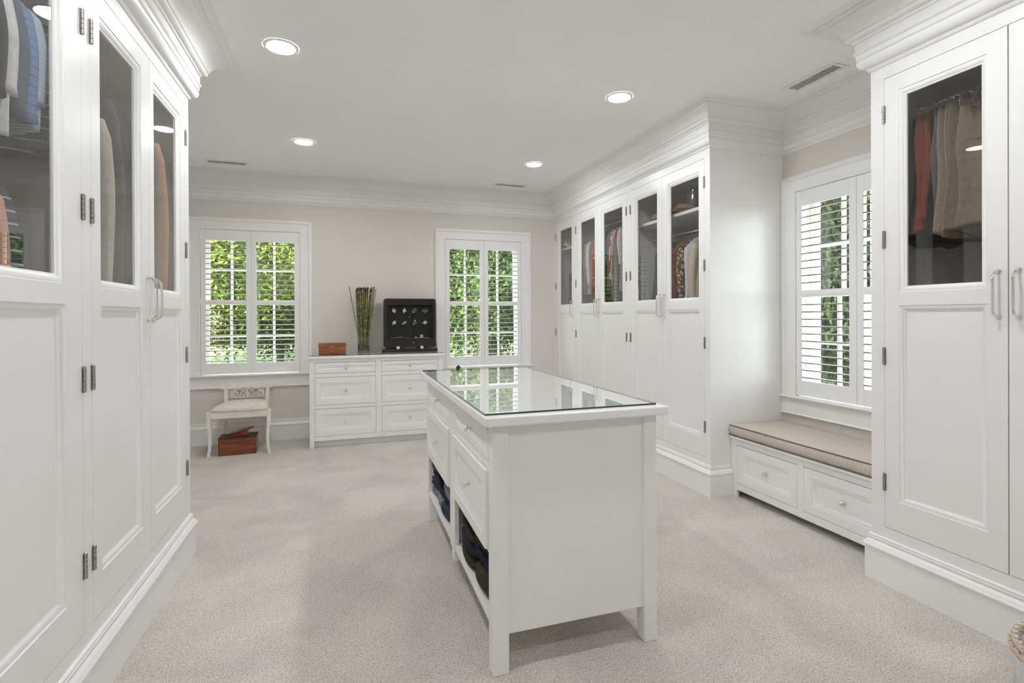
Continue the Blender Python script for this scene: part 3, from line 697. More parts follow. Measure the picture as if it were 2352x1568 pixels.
# curved top rail
mb = MB(); rings = []
for i in range(13):
    u = -1+2*i/12; x = u*.232; y = .452+.028*(1-u*u)-.012
    rings.append([(x, y-.010, .560), (x, y+.010, .560), (x, y+.013, .617), (x, y-.007, .617)])
mb.loft(rings); mb.obj('top_rail', CREAM, ch, bevel=.002, smooth='auto')
# pierced scroll splat
mb = MB(); yb_ = .462
def arc(cx_, cz_, r, a0, a1, n=14): return [(cx_+r*math.cos(math.radians(a0+(a1-a0)*i/n)), yb_, cz_+r*math.sin(math.radians(a0+(a1-a0)*i/n))) for i in range(n+1)]
mb.box(-.150, -.141, yb_-.006, yb_+.006, .465, .562); mb.box(.141, .150, yb_-.006, yb_+.006, .465, .562); mb.box(-.15, .15, yb_-.006, yb_+.006, .468, .476)
for c0 in (-.075, 0, .075):
    mb.tube([(c0+.068*math.cos(math.radians(a)), yb_, .474+.080*math.sin(math.radians(a))) for a in range(0, 181, 12)], .0050, seg=6)
for s in (-1, 1):
    sp = []
    for i in range(26):
        a = math.radians(100-i*19); r = .034*(1-i/25*.72); sp.append((s*(.108-.0*i)+s*r*math.cos(a)*1.0, yb_, .512+r*math.sin(a)*1.15))
    mb.tube(sp, .0050, seg=6)
    mb.tube([(s*.034, yb_, .478), (s*.037, yb_, .498), (s*.026, yb_, .492)], .004, seg=6); mb.tube([(s*.037, yb_, .478), (s*.037, yb_, .502), (s*.048, yb_, .492)], .004, seg=6)
    mb.tube([(0, yb_, .500), (s*.010, yb_, .508), (s*.018, yb_, .502)], .004, seg=6)
mb.tube([(0, yb_, .476), (0, yb_, .52), (0, yb_, .556)], [.004, .008, .005], seg=6)
mb.obj('splat', CREAM, ch, smooth='auto')

# ------------------------------------------------------------------ shoe-shine box under the chair
sb = thing('shoe_shine_box', 'dovetailed mahogany shoe-shine box under the low chair', 'box', (-1.101, 5.276, 0), math.radians(2.5))
SBW, SBD, SBH = .312, .185, .165
b = MB(); b.box(0, SBW, 0, SBD, 0, SBH-.012); b.obj('body', MAHOG, sb, bevel=.002)
b = MB(); b.box(-.001, SBW+.001, -.001, SBD+.001, SBH-.0115, SBH); b.obj('lid', MAHOG_D, sb, bevel=.002)
b = MB()
for k in range(8):
    z = .010+k*.0185; b.box(-.0007, .009, -.0007, .006, z, z+.009); b.box(SBW-.009, SBW+.0007, -.0007, .006, z, z+.009)
b.obj('dovetails', MAHOG_D, sb)
b = MB(); b.add([(.10, .05, SBH), (.235, .05, SBH), (.235, .05, SBH+.045), (.10, .05, SBH+.012), (.10, .13, SBH), (.235, .13, SBH), (.235, .13, SBH+.045), (.10, .13, SBH+.012)],
      [(0, 1, 2, 3), (7, 6, 5, 4), (0, 4, 5, 1), (1, 5, 6, 2), (2, 6, 7, 3), (3, 7, 4, 0)]); b.obj('footrest_block', MAHOG, sb, bevel=.002)
b = MB(); rings = []
for i in range(15):
    u = i/14; x = .070+u*.208; z = SBH+.006+u*.055; wd = .024+.014*math.sin(min(1, u*1.3)*PI*.75)+.004*u
    rings.append([(x, .09-wd, z), (x, .09+wd, z), (x, .09+wd, z+.013), (x, .09-wd, z+.013)])
b.loft(rings); b.obj('footrest_sole', MAHOG, sb, bevel=.002, smooth='auto')

# ------------------------------------------------------------------ things on the dresser
wb = thing('jewellery_box', 'small reddish wooden box with brass clasp on the left of the chest', 'box', (-.2505, 5.425, ZD))
BWD, BDP = .262, .17
b = MB(); b.box(.003, BWD-.003, .003, BDP-.003, 0, .072); b.obj('body', MAHOG_L, wb, bevel=.002)
b = MB(); b.box(0, BWD, 0, BDP, .073, .112); b.obj('lid', MAHOG_L, wb, bevel=.004)
b = MB(); b.box(.012, BWD-.012, -.0005, .003, .008, .050); b.obj('drawer', MAHOG_L, wb, bevel=.001)
b = MB(); b.lathe([(.004, 0), (.003, -.004), (.0065, -.008), (.0065, -.011), (.001, -.014)], (BWD/2, 0, .029), axis='y', seg=12); b.obj('knob', BRASS, wb, smooth=True)
b = MB(); b.box(BWD/2-.016, BWD/2+.016, -.003, .001, .066, .072); b.box(BWD/2-.006, BWD/2+.006, -.004, .001, .070, .094); b.lathe([(.007, 0), (.007, -.004)], (BWD/2, 0, .088), axis='y', seg=12); b.obj('clasp', BRASS, wb, bevel=.001)
b = MB(); b.tube([(BWD/2-.018, .085, .112), (BWD/2-.015, .085, .119), (BWD/2, .085, .121), (BWD/2+.015, .085, .119), (BWD/2+.018, .085, .112)], .002, seg=6); b.obj('top_handle', BRASS, wb, smooth=True)
for s, x in ((-1, 0), (1, BWD)):
    b = MB(); b.tube([(x, .06, .085), (x+s*.006, .06, .082), (x+s*.007, .085, .070), (x+s*.006, .11, .082), (x, .11, .085)], .002, seg=6); b.obj('side_handle', BRASS, wb, smooth=True)

VX, VY, VS, VH = .187, 5.625, .066, .168
vs = thing('glass_vase', 'square clear glass vase holding bamboo-like reeds', 'vase', (VX, VY, ZD))
b = MB(); t_ = .006
for (x0, x1, y0, y1) in ((-VS, VS, -VS, -VS+t_), (-VS, VS, VS-t_, VS), (-VS, -VS+t_, -VS+t_, VS-t_), (VS-t_, VS, -VS+t_, VS-t_)): b.box(x0, x1, y0, y1, .012, VH)
b.box(-VS, VS, -VS, VS, 0, .012); b.obj('glass_body', GLASS_VASE, vs)
PEB = mat('black_pebble', (.02, .02, .02), rough=.12, coat=.5)
mb = MB(); rs = np.random.RandomState(5); ico = [(0, 0, 1), (.89, 0, .45), (.28, .85, .45), (-.72, .53, .45), (-.72, -.53, .45), (.28, -.85, .45), (.72, .53, -.45), (-.28, .85, -.45), (-.89, 0, -.45), (-.28, -.85, -.45), (.72, -.53, -.45), (0, 0, -1)]
icf = [(0,1,2),(0,2,3),(0,3,4),(0,4,5),(0,5,1),(1,6,2),(2,7,3),(3,8,4),(4,9,5),(5,10,1),(2,6,7),(3,7,8),(4,8,9),(5,9,10),(1,10,6),(11,7,6),(11,8,7),(11,9,8),(11,10,9),(11,6,10)]
for k in range(260):
    a = VS-t_-.009; p = rs.uniform(-1, 1, 3)
    if k < 200: q = [p[0]*a, p[1]*a]; q[rs.randint(2)] = a*rs.choice([-1, 1])
    else: q = [p[0]*a, p[1]*a]
    z = .018+(p[2]+1)/2*.072; r = rs.uniform(.005, .008); s = rs.uniform(.7, 1.2, 3)
    mb.add([(q[0]+v[0]*r*s[0], q[1]+v[1]*r*s[1], z+v[2]*r*s[2]) for v in ico], icf)
po = mb.obj('pebbles', PEB, smooth=True); po.location = (VX, VY, ZD); tag(po, 'shiny black pebbles filling the bottom of the glass vase', 'pebbles', kind='stuff')
REED = mat('reed_green', (.22, .22, .085), rough=.45, var=.5, vscale=14, tint=(.07, .09, .035)); NODE = mat('reed_node', (.50, .33, .14), rough=.5); TIP = mat('reed_tip', (.035, .015, .015), rough=.6)
rs = np.random.RandomState(11)
for k in range(34):
    bx_, by_ = rs.uniform(-.048, .048, 2)
    if k == 0: tx, ty, H_ = -.145, -.01, .672
    elif k == 1: tx, ty, H_ = .130, -.02, .650
    else: tx = np.clip(bx_*2.0+rs.normal(0, .014), -.11, .122); ty = np.clip(by_*1.5, -.09, .08); H_ = rs.uniform(.635, .675)
    t = thing('reed_stem', 'green jointed reed with dark tip standing in the glass vase', 'reed', (VX+bx_, VY+by_, ZD+.035), 0, 'reeds in the vase')
    dx_, dy_ = (tx-bx_), (ty-by_); r = rs.uniform(.0056, .0080) if k > 1 else .0040
    n = 5; hs = np.linspace(0, H_-.04, 7); mb = MB()
    mb.tube([(dx_*h/H_, dy_*h/H_, h) for h in hs], r, seg=8); mb.obj('stem', REED, t, smooth='auto')
    if k == 0: t['label'] = 'thin reed leaning far out to the left of the vase bunch'
    if k == 1: t['label'] = 'thin reed leaning out to the right of the vase bunch, beside the watch cabinet'
    mb = MB(); h = rs.uniform(.02, .10)
    while h < H_-.06:
        mb.tube([(dx_*(h+q)/H_, dy_*(h+q)/H_, h+q) for q in (0, .002, .006, .008)], [r, r*1.35, r*1.35, r], seg=8); h += rs.uniform(.09, .13)
    mb.obj('nodes', NODE, t, smooth=True)
    mb = MB(); h = H_-.04; mb.tube([(dx_*(h+q)/H_, dy_*(h+q)/H_, h+q) for q in (0, .010, .020)], [r*1.1, r*1.15, r*.3], seg=8); mb.obj('tip', TIP, t, smooth=True)

# watch winder cabinet
WX, WYF, WW, WH = .673, 5.615, .555, .528
wc = thing('watch_winder_cabinet', 'dark espresso watch cabinet with glass doors on the chest', 'display cabinet', (WX, WYF, ZD))
b = MB(); b.box(-.296, .292, -.012, .150, 0, .027); b.obj('base', ESPRESSO, wc, bevel=.003)
b = MB(); b.box(-.13, .13, .04, .12, .027, .040); b.obj('foot', ESPRESSO, wc)
z0, z1, hw_ = .040, .040+WH, WW/2
def rrect(hw2, z0_, z1_, r, y, n=6):
    pts = []
    for (cx_, cz_, a0) in ((hw2-r, z1_-r, 0), (-hw2+r, z1_-r, 90), (-hw2+r, z0_+r, 180), (hw2-r, z0_+r, 270)):
        for i in range(n+1): a = math.radians(a0+90*i/n); pts.append((cx_+r*math.cos(a), y, cz_+r*math.sin(a)))
    return pts
b = MB(); rg = [rrect(hw_, z0, z1, .028, .130), rrect(hw_, z0, z1, .028, .004), rrect(hw_-.003, z0+.003, z1-.003, .026, .0), rrect(hw_-.036, z0+.10, z1-.068, .008, .0), rrect(hw_-.036, z0+.10, z1-.068, .008, .045)]
b.loft(list(reversed(rg)), caps=True); b.obj('case', ESPRESSO, wc, smooth='auto')
b = MB(); b.box(-hw_+.037, hw_-.037, .040, .0445, z0+.101, z1-.069); b.obj('lining', DARKIN, wc)
for s in (-1, 1):
    d = MB(); d.box(min(s*.0012, s*(hw_-.006)), max(s*.0012, s*(hw_-.006)), -.0055, -.0015, z0+.006, z1-.006); d.obj('glass_door', GLASS_DISP, wc, bevel=.001)
b = MB(); b.box(-.0012, .0012, -.004, 0, z0+.004, z1-.004); b.obj('door_gap', RUBBER, wc)
b = MB(); b.box(-hw_+.06, hw_-.06, .006, .030, z0+.092, z0+.100); b.obj('tray', DARKIN, wc, bevel=.001)
b = MB(); b.lathe([(.006, 0), (.006, -.003), (.003, -.005)], (.030, -.0055, z0+.052), axis='y', seg=14); b.obj('lock', NICKEL_D, wc)
LED = mat('green_led', (0, .2, 0), emit=(.3, 1, .4), estr=2.0)
b = MB(); b.lathe([(.0028, 0), (.0028, -.002)], (-.004, .0395, 1.262-ZD), axis='y', seg=10); b.obj('power_light', LED, wc)
STEEL = mat('watch_steel', (.75, .73, .68), rough=.2, metal=1); DIALW = mat('white_watch_dial', (.75, .74, .70), rough=.35); DIALB = mat('dark_watch_dial', (.05, .055, .06), rough=.25); RIMM = mat('cuff_ring', (.05, .052, .05), rough=.35)
def watch(label, x, z, dial, rot, r=.0205, strap='bracelet', square=False):
    t = thing('wristwatch', label, 'watch', (WX+x, WYF+.028, z), 0, 'wristwatches in the watch cabinet')
    b = MB(); b.lathe([(.032, .010), (.034, .008), (.034, -.002), (.032, -.004), (.0305, -.002), (.0305, .010)], axis='y', seg=28, caps=False); b.obj('holder_ring', RIMM, t, smooth='auto')
    cseg = 4 if square else 24
    b = MB(); b.lathe([(r*.9, .008), (r, .004), (r, -.004), (r*.93, -.007), (r*.82, -.0075)], axis='y', seg=cseg); c = b.obj('case', STEEL, t, smooth='auto'); c.rotation_euler = (0, math.radians(rot), 0)
    b = MB(); b.lathe([(r*.80, -.0070), (r*.80, -.0082)], axis='y', seg=cseg)
    c = b.obj('dial', dial, t); c.rotation_euler = (0, math.radians(rot), 0)
    b = MB()
    for a in (0, 90, 200): b.box(-.0008, .0008, -.0088, -.0083, 0, r*.5) if a == 0 else (b.box(0, r*.55, -.0088, -.0083, -.0008, .0008) if a == 90 else b.box(-.003, .003, -.0086, -.0082, -r*.5, -r*.25))
    c = b.obj('hands', DIALB if dial is not DIALB else STEEL, t); c.rotation_euler = (0, math.radians(rot), 0)
    b = MB()
    for s in (-1, 1):
        for q in range(3):
            b.box(-.009+.001*q, .009-.001*q, -.003+q*.005, .002+q*.005, s*(r*.93+q*.0048)-.0022, s*(r*.93+q*.0048)+.0022)
    c = b.obj('bracelet', STEEL, t, bevel=.0008); c.rotation_euler = (0, math.radians(rot), 0)
    b = MB()
    for q in (-.006, 0, .006): b.lathe([(.002, r), (.002, r+.003)], (0, 0, q), axis='x', seg=8)
    c = b.obj('crown', STEEL, t); c.rotation_euler = (0, math.radians(rot), 0)
    return t
W_X = [-.169, -.060, .047, .162]
for i, (lab, di, ro, sq) in enumerate([('silver watch with pale dial, upper left of the watch cabinet', DIALW, -30, False), ('round watch with bright white dial, second in the upper row', DIALW, 10, False), ('dark-dialled steel watch, third in the upper row of the cabinet', DIALB, 40, False), ('dark-dialled watch turned sideways, upper right of the cabinet', DIALB, 90, False)]):
    watch(lab, W_X[i], 1.330, di, ro, square=sq)
for i, (lab, di, ro, sq) in enumerate([('silver watch with pale dial, lower left of the watch cabinet', DIALW, 35, False), ('bright square-cased watch, second in the lower row', STEEL, 55, True), ('dark-dialled watch with leather strap, third in the lower row', DIALB, 25, False), ('white-dialled watch, lower right of the watch cabinet', DIALW, 80, False)]):
    watch(lab, W_X[i], 1.201, di, ro, square=sq)
PALE = mat('pale_metal', (.70, .67, .60), rough=.3, metal=.6)
TZ = ZD+z0+.1003
b = MB(); b.tube([(-.205, 0, .004), (-.15, .002, .007), (-.10, 0, .012), (-.085, 0, .014), (-.075, 0, .008), (-.07, 0, .003)], .0035, seg=6, flat=.7); o = b.obj('pen', PALE, smooth=True); o.location = (WX-.012, WYF+.018, TZ); tag(o, 'slim pale pen lying at the left of the cabinet tray', 'pen')
b = MB(); pts = [(-.045+.0045*i, .004*math.sin(i*1.3), .0035+.012*max(0, math.sin(i*.55+1.2)) if i < 9 else .004) for i in range(18)]; b.tube(pts, .0022, seg=6); o = b.obj('chain_necklace', CHROME, smooth=True); o.location = (WX-.02, WYF+.018, TZ); tag(o, 'thin silver chain heaped in the middle of the cabinet tray', 'necklace')
b = MB(); b.box(0, .155, -.005, .005, 0, .004); b.add([(0, -.005, .004), (.034, -.005, .004), (.012, -.005, .018), (0, .005, .004), (.034, .005, .004), (.012, .005, .018)], [(0, 1, 2), (5, 4, 3), (0, 3, 4, 1), (1, 4, 5, 2), (2, 5, 3, 0)]); o = b.obj('tie_clip', PALE); o.location = (WX+.046, WYF+.018, TZ); tag(o, 'long pale tie clip at the right of the cabinet tray', 'tie clip')
b = MB(); b.lathe([(.0185, .002), (.0195, .0), (.0185, -.002)], axis='y', seg=28); o = b.obj('coin', PALE, smooth='auto'); o.location = (WX+.122, WYF+.012, TZ+.020); tag(o, 'round coin standing upright in the cabinet tray', 'coin')
TAGW = mat('tag_plastic', (.75, .76, .78), rough=.4)
for s, lab in ((-1, 'small pale cube on the left front of the watch cabinet base'), (1, 'small pale cube on the right front of the watch cabinet base')):
    b = MB(); b.box(-.016, .016, -.008, .008, 0, .028)
    for q in (-.005, .005): b.box(q-.0006, q+.0006, -.0086, -.008, .002, .026)
    o = b.obj('small_cube', TAGW, bevel=.001); o.location = (WX+(-.130 if s < 0 else .122), WYF-.002, ZD+.0272); tag(o, lab, 'cube')
b = MB(); b.lathe([(.030, 0), (.055, .004), (.072, .011), (.070, .012), (.050, .006), (.001, .004)], seg=32); o = b.obj('trinket_dish', NICKEL_D, smooth='auto'); o.location = (WX-.002, WYF+.005, ZD+.0272); o.scale = (1, .18, 1); tag(o, 'narrow oval metal dish in front of the watch cabinet', 'dish')
b = MB(); b.tube([(hw_+.002, .10, .20), (hw_+.006, .11, .12), (hw_+.020, .10, .06), (hw_+.028, .09, .002), (hw_+.02, .12, .002)], .0022, seg=6); b.obj('power_cord', RUBBER, wc, smooth=True)

# ------------------------------------------------------------------ folded sweaters in the island
def sweater(label, y0, y1, z, h, m, seed=0, x0=.505, depth=.29, ribs=0):
    rnd = np.random.RandomState(seed); mb = MB(); rings = []; Wd = y1-y0; ph = rnd.rand(8)*6
    n = 22
    for i in range(n+1):
        u = i/n; y = y0+u*Wd; e = math.sqrt(max(0, 1-abs(2*u-1)**6)); ring = []
        for k in range(26):
            a = 2*PI*k/26; ca, sa = math.cos(a), math.sin(a)
            px = abs(ca)**.45*(1 if ca > 0 else -1); pz = abs(sa)**.6*(1 if sa > 0 else -1)
            x = x0+depth/2+px*depth/2*(.9+.1*e)+.008*math.sin(u*5+ph[0])*(px < 0)
            zz = z+h/2+pz*h/2*(.55+.45*e)+(.006*math.sin(u*6+ph[1]) if pz > 0 else 0)*e
            # the fold crease at the front edge
            if px < -.8 and abs(pz) < .25: x += .010
            if ribs: x += .0022*math.sin(zz*900)*(px < -.3)
            ring.append((x, y, max(z+.0005, zz)))
        rings.append(ring)
    mb.loft(rings); o = mb.obj('folded_sweater', m, smooth=True)
    return tag(o, label, 'sweater', 'folded sweaters in the island')
K = lambda n, c, **k: fabric(n, c, scale=60, bump=.6, **k)
kn = dict(grey=K('knit_slate', (0.093, 0.105, 0.119)), brown=K('knit_dark_brown', (0.037, 0.031, 0.025)), rib=fabric('knit_ribbed_navy', (0.014, 0.015, 0.024), (0.027, 0.029, 0.041), 'stripe', 60, thr=.6),
          choc=K('knit_chocolate', (0.051, 0.039, 0.029)), char=K('knit_charcoal', (0.031, 0.034, 0.037)), navy=K('knit_navy', (0.017, 0.020, 0.037)), lgrey=K('knit_heather_grey', (0.238, 0.246, 0.255)), blue=K('knit_ink_blue', (0.037, 0.051, 0.076)))
SZ = .1865
# near cubby, far stack (Y 2.10-2.37) then near stack (Y 1.80-2.08)
sweater('brown sweater at the bottom of the far stack, near cubby', 2.085, 2.375, SZ, .052, kn['choc'], 1)
sweater('ribbed navy sweater in the far stack of the near cubby', 2.085, 2.380, SZ+.053, .062, kn['rib'], 2, ribs=1)
sweater('dark brown sweater under the slate one, near cubby', 2.085, 2.375, SZ+.116, .050, kn['brown'], 3)
sweater('slate grey sweater on top of the far stack, near cubby', 2.085, 2.350, SZ+.167, .050, kn['grey'], 4)
sweater('chocolate sweater at the bottom of the nearest stack', 1.795, 2.080, SZ, .088, kn['choc'], 5)
sweater('navy sweater in the middle of the nearest stack', 1.795, 2.075, SZ+.089, .066, kn['navy'], 6)
sweater('charcoal sweater on top of the nearest stack', 1.795, 2.080, SZ+.156, .062, kn['char'], 7)
sweater('heather grey sweater at the bottom left of the far cubby', 2.865, 3.170, SZ, .056, kn['lgrey'], 8)
sweater('ink blue sweater second from the bottom, far cubby', 2.865, 3.165, SZ+.057, .058, kn['blue'], 9)
sweater('navy sweater third from the bottom, far cubby', 2.870, 3.160, SZ+.116, .044, kn['navy'], 10)
sweater('slate sweater on top of the left stack, far cubby', 2.870, 3.165, SZ+.161, .048, kn['grey'], 11)
sweater('dark blue sweater at the bottom right of the far cubby', 2.525, 2.860, SZ, .068, kn['blue'], 12)
sweater('black navy sweater in the middle right of the far cubby', 2.525, 2.855, SZ+.069, .060, kn['navy'], 13)
sweater('grey sweater on top of the right stack, far cubby', 2.525, 2.850, SZ+.130, .052, kn['lgrey'], 14)

# ------------------------------------------------------------------ clothes
WIRE = CHROME
def hanger_parts(t, zr, m=WIRE, half=.205):
    """hook over the rod (rod along Y at local 0, zr) and a shoulder bar below; lies in the xz plane"""
    mb = MB(); pts = [(-.014+.0*0, 0, zr+.004)]
    pts = [(.019*math.cos(math.radians(a)), 0, zr+.019*math.sin(math.radians(a))) for a in range(190, -61, -25)]
    pts += [(.004, 0, zr-.032), (0, 0, zr-.055)]
    mb.tube(pts, .0016, seg=6); mb.obj('hanger_hook', CHROME, t, smooth=True)
    mb = MB(); mb.tube([(-half, 0, zr-.135), (-half*.6, 0, zr-.095), (0, 0, zr-.057), (half*.6, 0, zr-.095), (half, 0, zr-.135), (half*.9, 0, zr-.142), (-half*.9, 0, zr-.142), (-half, 0, zr-.135)], .004, seg=6)
    mb.obj('hanger_bar', m, t, smooth=True)
def garment(label, cat, name, xr, y, zr, bottom, m, half=.23, thick=.045, sleeves=.55, seed=0, group=None, flare=.03, tilt=0, clip=False, hang=True, folds=5):
    """garment on a hanger; width along X, thickness along Y, hanging from a rod at height zr"""
    half = min(half, .205)
    rnd = np.random.RandomState(seed+100); ph = rnd.rand(10)*6.28
    t = thing(name, label, cat, (xr, y, 0), math.radians(tilt), group)
    top = zr-.060; L = top-bottom; mb = MB(); rings = []; n = 34
    for i in range(n+1):
        u = i/n
        if clip:
            a = half*(1+.10*u); bth = thick*(.30+.75*min(1, u*3))
            z = top-.02-(L-.02)*u
        else:
            d = u*L
            a = .055+(half-.055)*min(1, d/.11)**.75 + flare*max(0, d-.11)/max(.1, L)
            bth = thick*(.45+.55*min(1, d/.12)); z = top-d-(0 if d > .11 else 0)
        ring = []
        for k in range(56):
            q = 2*PI*k/56; ca, sa = math.cos(q), math.sin(q)
            px = abs(ca)**.8*(1 if ca > 0 else -1); py = sa
            x = px*a; fold = .35*bth*math.sin(px*folds+ph[0]+u*1.2)*min(1, u*2.5)+.18*bth*math.sin(px*folds*2.3+ph[1]-u*2)*min(1, u*2)
            yy = py*bth*(1-.25*abs(px))+fold
            x += .010*math.sin(u*7+ph[2])*(1 if px < 0 else .6)*min(1, u*3)
            zz = z + (0.012*math.sin(px*6+ph[3])+.02*rnd.rand()*0)*u
            ring.append((x, yy, zz))
        rings.append(ring)
    mb.loft(rings)
    if sleeves and not clip:
        for s in (-1, 1):
            sl = sleeves*L; pts = []; rr = []
            for i in range(12):
                v = i/11
                pts.append((s*(half-.020+.034*math.sin(min(1, v*1.8)*PI/2)-.014*v), (.010 if s < 0 else -.010)*math.sin(v*4+ph[4]), top-.085-sl*v)); rr.append(.036-.010*v if 0 < i < 11 else (.022 if i == 0 else .031))
            mb.tube(pts, rr, seg=10, flat=None)
    o = mb.obj('cloth', m, t, smooth=True)
    if clip:
        c = MB()
        for s in (-.75, .75): c.box(s*half-.010, s*half+.010, -.010, .010, top-.045, top+.012)
        c.obj('clip', CHROME, t, bevel=.002)
        c = MB(); c.tube([(-half*.85, 0, top+.008), (half*.85, 0, top+.008)], .003, seg=6); c.obj('hanger_bar', CHROME, t, smooth=True)
        c = MB(); c.tube([(.019*math.cos(math.radians(a)), 0, zr+.019*math.sin(math.radians(a))) for a in range(190, -61, -25)]+[(.004, 0, zr-.032), (0, 0, top+.008)], .0016, seg=6); c.obj('hanger_hook', CHROME, t, smooth=True)
    elif hang: hanger_parts(t, zr, PLASTIC, half*.85)
    return t
fb = dict(
    coral=fabric('coral_cotton', (.42, .10, .065)), black=fabric('black_cotton', (.018, .018, .020)), khaki=fabric('khaki_cotton', (.40, .325, .235)), khakid=fabric('dark_khaki_cotton', (.30, .235, .17)),
    grey=fabric('grey_cotton', (.22, .225, .23)), navy=fabric('navy_cotton', (.03, .035, .05)), white=fabric('white_cotton', (.68, .67, .64)), bluestripe=fabric('blue_striped_cotton', (.16, .24, .44), (.06, .07, .12), 'stripe', 12, thr=.93),
    slate=fabric('slate_cotton', (.10, .125, .16)), pink=fabric('pink_cotton', (.52, .34, .32)), nstripe=fabric('navy_white_stripe', (.045, .055, .075), (.62, .62, .60), 'stripe', 9, thr=.93), paleblue=fabric('pale_blue_check', (.30, .40, .50), (.55, .62, .66), 'stripe', 40),
    apricot=fabric('apricot_cotton', (.55, .28, .19), (.60, .34, .24), 'stripe', 45), royal=fabric('royal_blue', (.04, .10, .36)), coat=fabric('charcoal_wool', (.055, .058, .062), scale=90), coat2=fabric('dark_grey_wool', (.085, .088, .09), scale=90),
    sage=fabric('sage_linen', (.28, .31, .27)), cream=fabric('cream_linen_shirt', (.58, .53, .44)), red=fabric('red_cloth', (.45, .04, .03)), tan=fabric('tan_suede', (.46, .25, .12)), taupe=fabric('taupe_wool', (.20, .17, .14)),
    leo=fabric('leopard_print', (.50, .33, .17), (.03, .02, .015), 'leopard', 30), leo2=fabric('pale_leopard_print', (.42, .34, .25), (.12, .09, .07), 'leopard', 60), burg=fabric('burgundy_brocade', (.24, .045, .04), (.36, .09, .07), 'floral', 22),
    bag=mat('white_garment_bag', (.62, .63, .64), rough=.25), boucle=fabric('cream_boucle', (.62, .54, .42), (.50, .42, .32), scale=120, bump=1.2), candy=fabric('red_white_pinstripe', (.66, .48, .45), (.34, .06, .05), 'stripe', 26, axis=0, thr=.45),
    pinkred=fabric('rose_cloth', (.50, .14, .13)), lace=fabric('brown_lace', (.10, .075, .06), (.05, .035, .03), 'floral', 60), floral=fabric('dark_floral', (.03, .03, .05), (.34, .10, .06), 'floral', 18))
GR, GL, GF = 'clothes hanging in the near right wardrobe', 'clothes hanging in the left wardrobes', 'clothes hanging in the far right wardrobes'
# near right wardrobe (rod at X 2.75, z 2.298); glass Y 1.36..1.674
RX = XR+.32
for (lab, y, bot, m, th, hf, tl) in [
    ('dark trousers at the left edge of the near right wardrobe glass', 1.735, 1.60, 'navy', .012, .13, -14),
    ('coral shorts clipped left of the black trousers, near right wardrobe', 1.690, 1.665, 'coral', .013, .17, -12),
    ('folded coral shorts showing a dark seam beside the black trousers', 1.664, 1.70, 'coral', .009, .15, -14),
    ('black trousers between the coral and khaki shorts, near right wardrobe', 1.636, 1.62, 'black', .014, .16, -12),
    ('thin grey shorts peeping beside the black trousers', 1.612, 1.640, 'grey', .008, .17, -12),
    ('first pale khaki shorts right of the black trousers', 1.586, 1.625, 'khaki', .013, .18, -12),
    ('second pale khaki shorts in the near right wardrobe', 1.558, 1.625, 'khaki', .013, .18, -12),
    ('third khaki shorts beside the wide dark khaki pair', 1.528, 1.635, 'khakid', .013, .19, -14),
    ('wide dark khaki shorts turned to show their slanted pocket', 1.425, 1.655, 'khakid', .024, .20, -38)]:
    t = garment(lab, 'shorts' if 'shorts' in lab else 'trousers', 'shorts' if 'shorts' in lab else 'trousers', RX, y, 2.298, bot, fb[m], half=hf, thick=th, clip=True, seed=int(y*1000), group=GR, folds=4, tilt=tl)
# waistband and pocket of the wide pair
mb = MB(); mb.tube([(-.195, -.030, 2.175), (-.10, -.036, 2.178), (.0, -.036, 2.180), (.10, -.034, 2.178)], .0022, seg=6); mb.tube([(-.185, -.030, 2.06), (-.12, -.044, 2.045), (-.04, -.046, 1.985), (-.015, -.044, 1.93)], .0028, seg=6)
for q in (-.15, -.03, .09): mb.box(q-.005, q+.005, -.042, -.034, 2.165, 2.222)
mb.obj('pocket_seam', fb['khakid'], t, smooth=True)
# left nearest wardrobe: rod X = XL-.30
LX = XL-.272
for (lab, cat, y, bot, m, th, hf, sl) in [
    ('charcoal shirt nearest the hinge side, nearest left wardrobe', 'shirt', 1.945, 1.90, 'coat', .030, .21, .35),
    ('navy and white striped shirt in the nearest left wardrobe', 'shirt', 1.880, 1.76, 'nstripe', .024, .22, .7),
    ('pale blue checked shirt in the nearest left wardrobe', 'shirt', 1.835, 1.80, 'paleblue', .020, .22, .6),
    ('blue shirt with thin dark stripes in the nearest left wardrobe', 'shirt', 1.790, 1.83, 'bluestripe', .026, .23, .8),
    ('slate grey shirt beside the blue striped one', 'shirt', 1.735, 1.80, 'slate', .028, .22, .75),
    ('folded white shirt showing below the slate one', 'shirt', 1.690, 1.76, 'white', .022, .23, .6),
    ('dark navy shirt in the nearest left wardrobe', 'shirt', 1.640, 1.80, 'navy', .026, .22, .7),
    ('pink shirt at the left edge of the view', 'shirt', 1.595, 1.86, 'pink', .020, .22, .6),
    ('royal blue shirt at the left edge of the view', 'shirt', 1.550, 1.78, 'royal', .026, .22, .6),
    ('grey shirt at the left edge of the view', 'shirt', 1.500, 1.80, 'grey', .026, .22, .6)]:
    garment(lab, cat, 'shirt', LX, y, 2.30, bot, fb[m], half=hf, thick=th, sleeves=sl, seed=int(y*1000), group=GL, tilt=6)
for (lab, y, m) in [('long apricot shirt in the lower row of the nearest left wardrobe', 1.66, 'apricot'), ('navy striped shirt in the lower row of the nearest left wardrobe', 1.72, 'nstripe')]:
    garment(lab, 'shirt', 'shirt', LX, y, 1.76, 1.0, fb[m], half=.21, thick=.024, sleeves=.7, seed=int(y*999), group=GL)
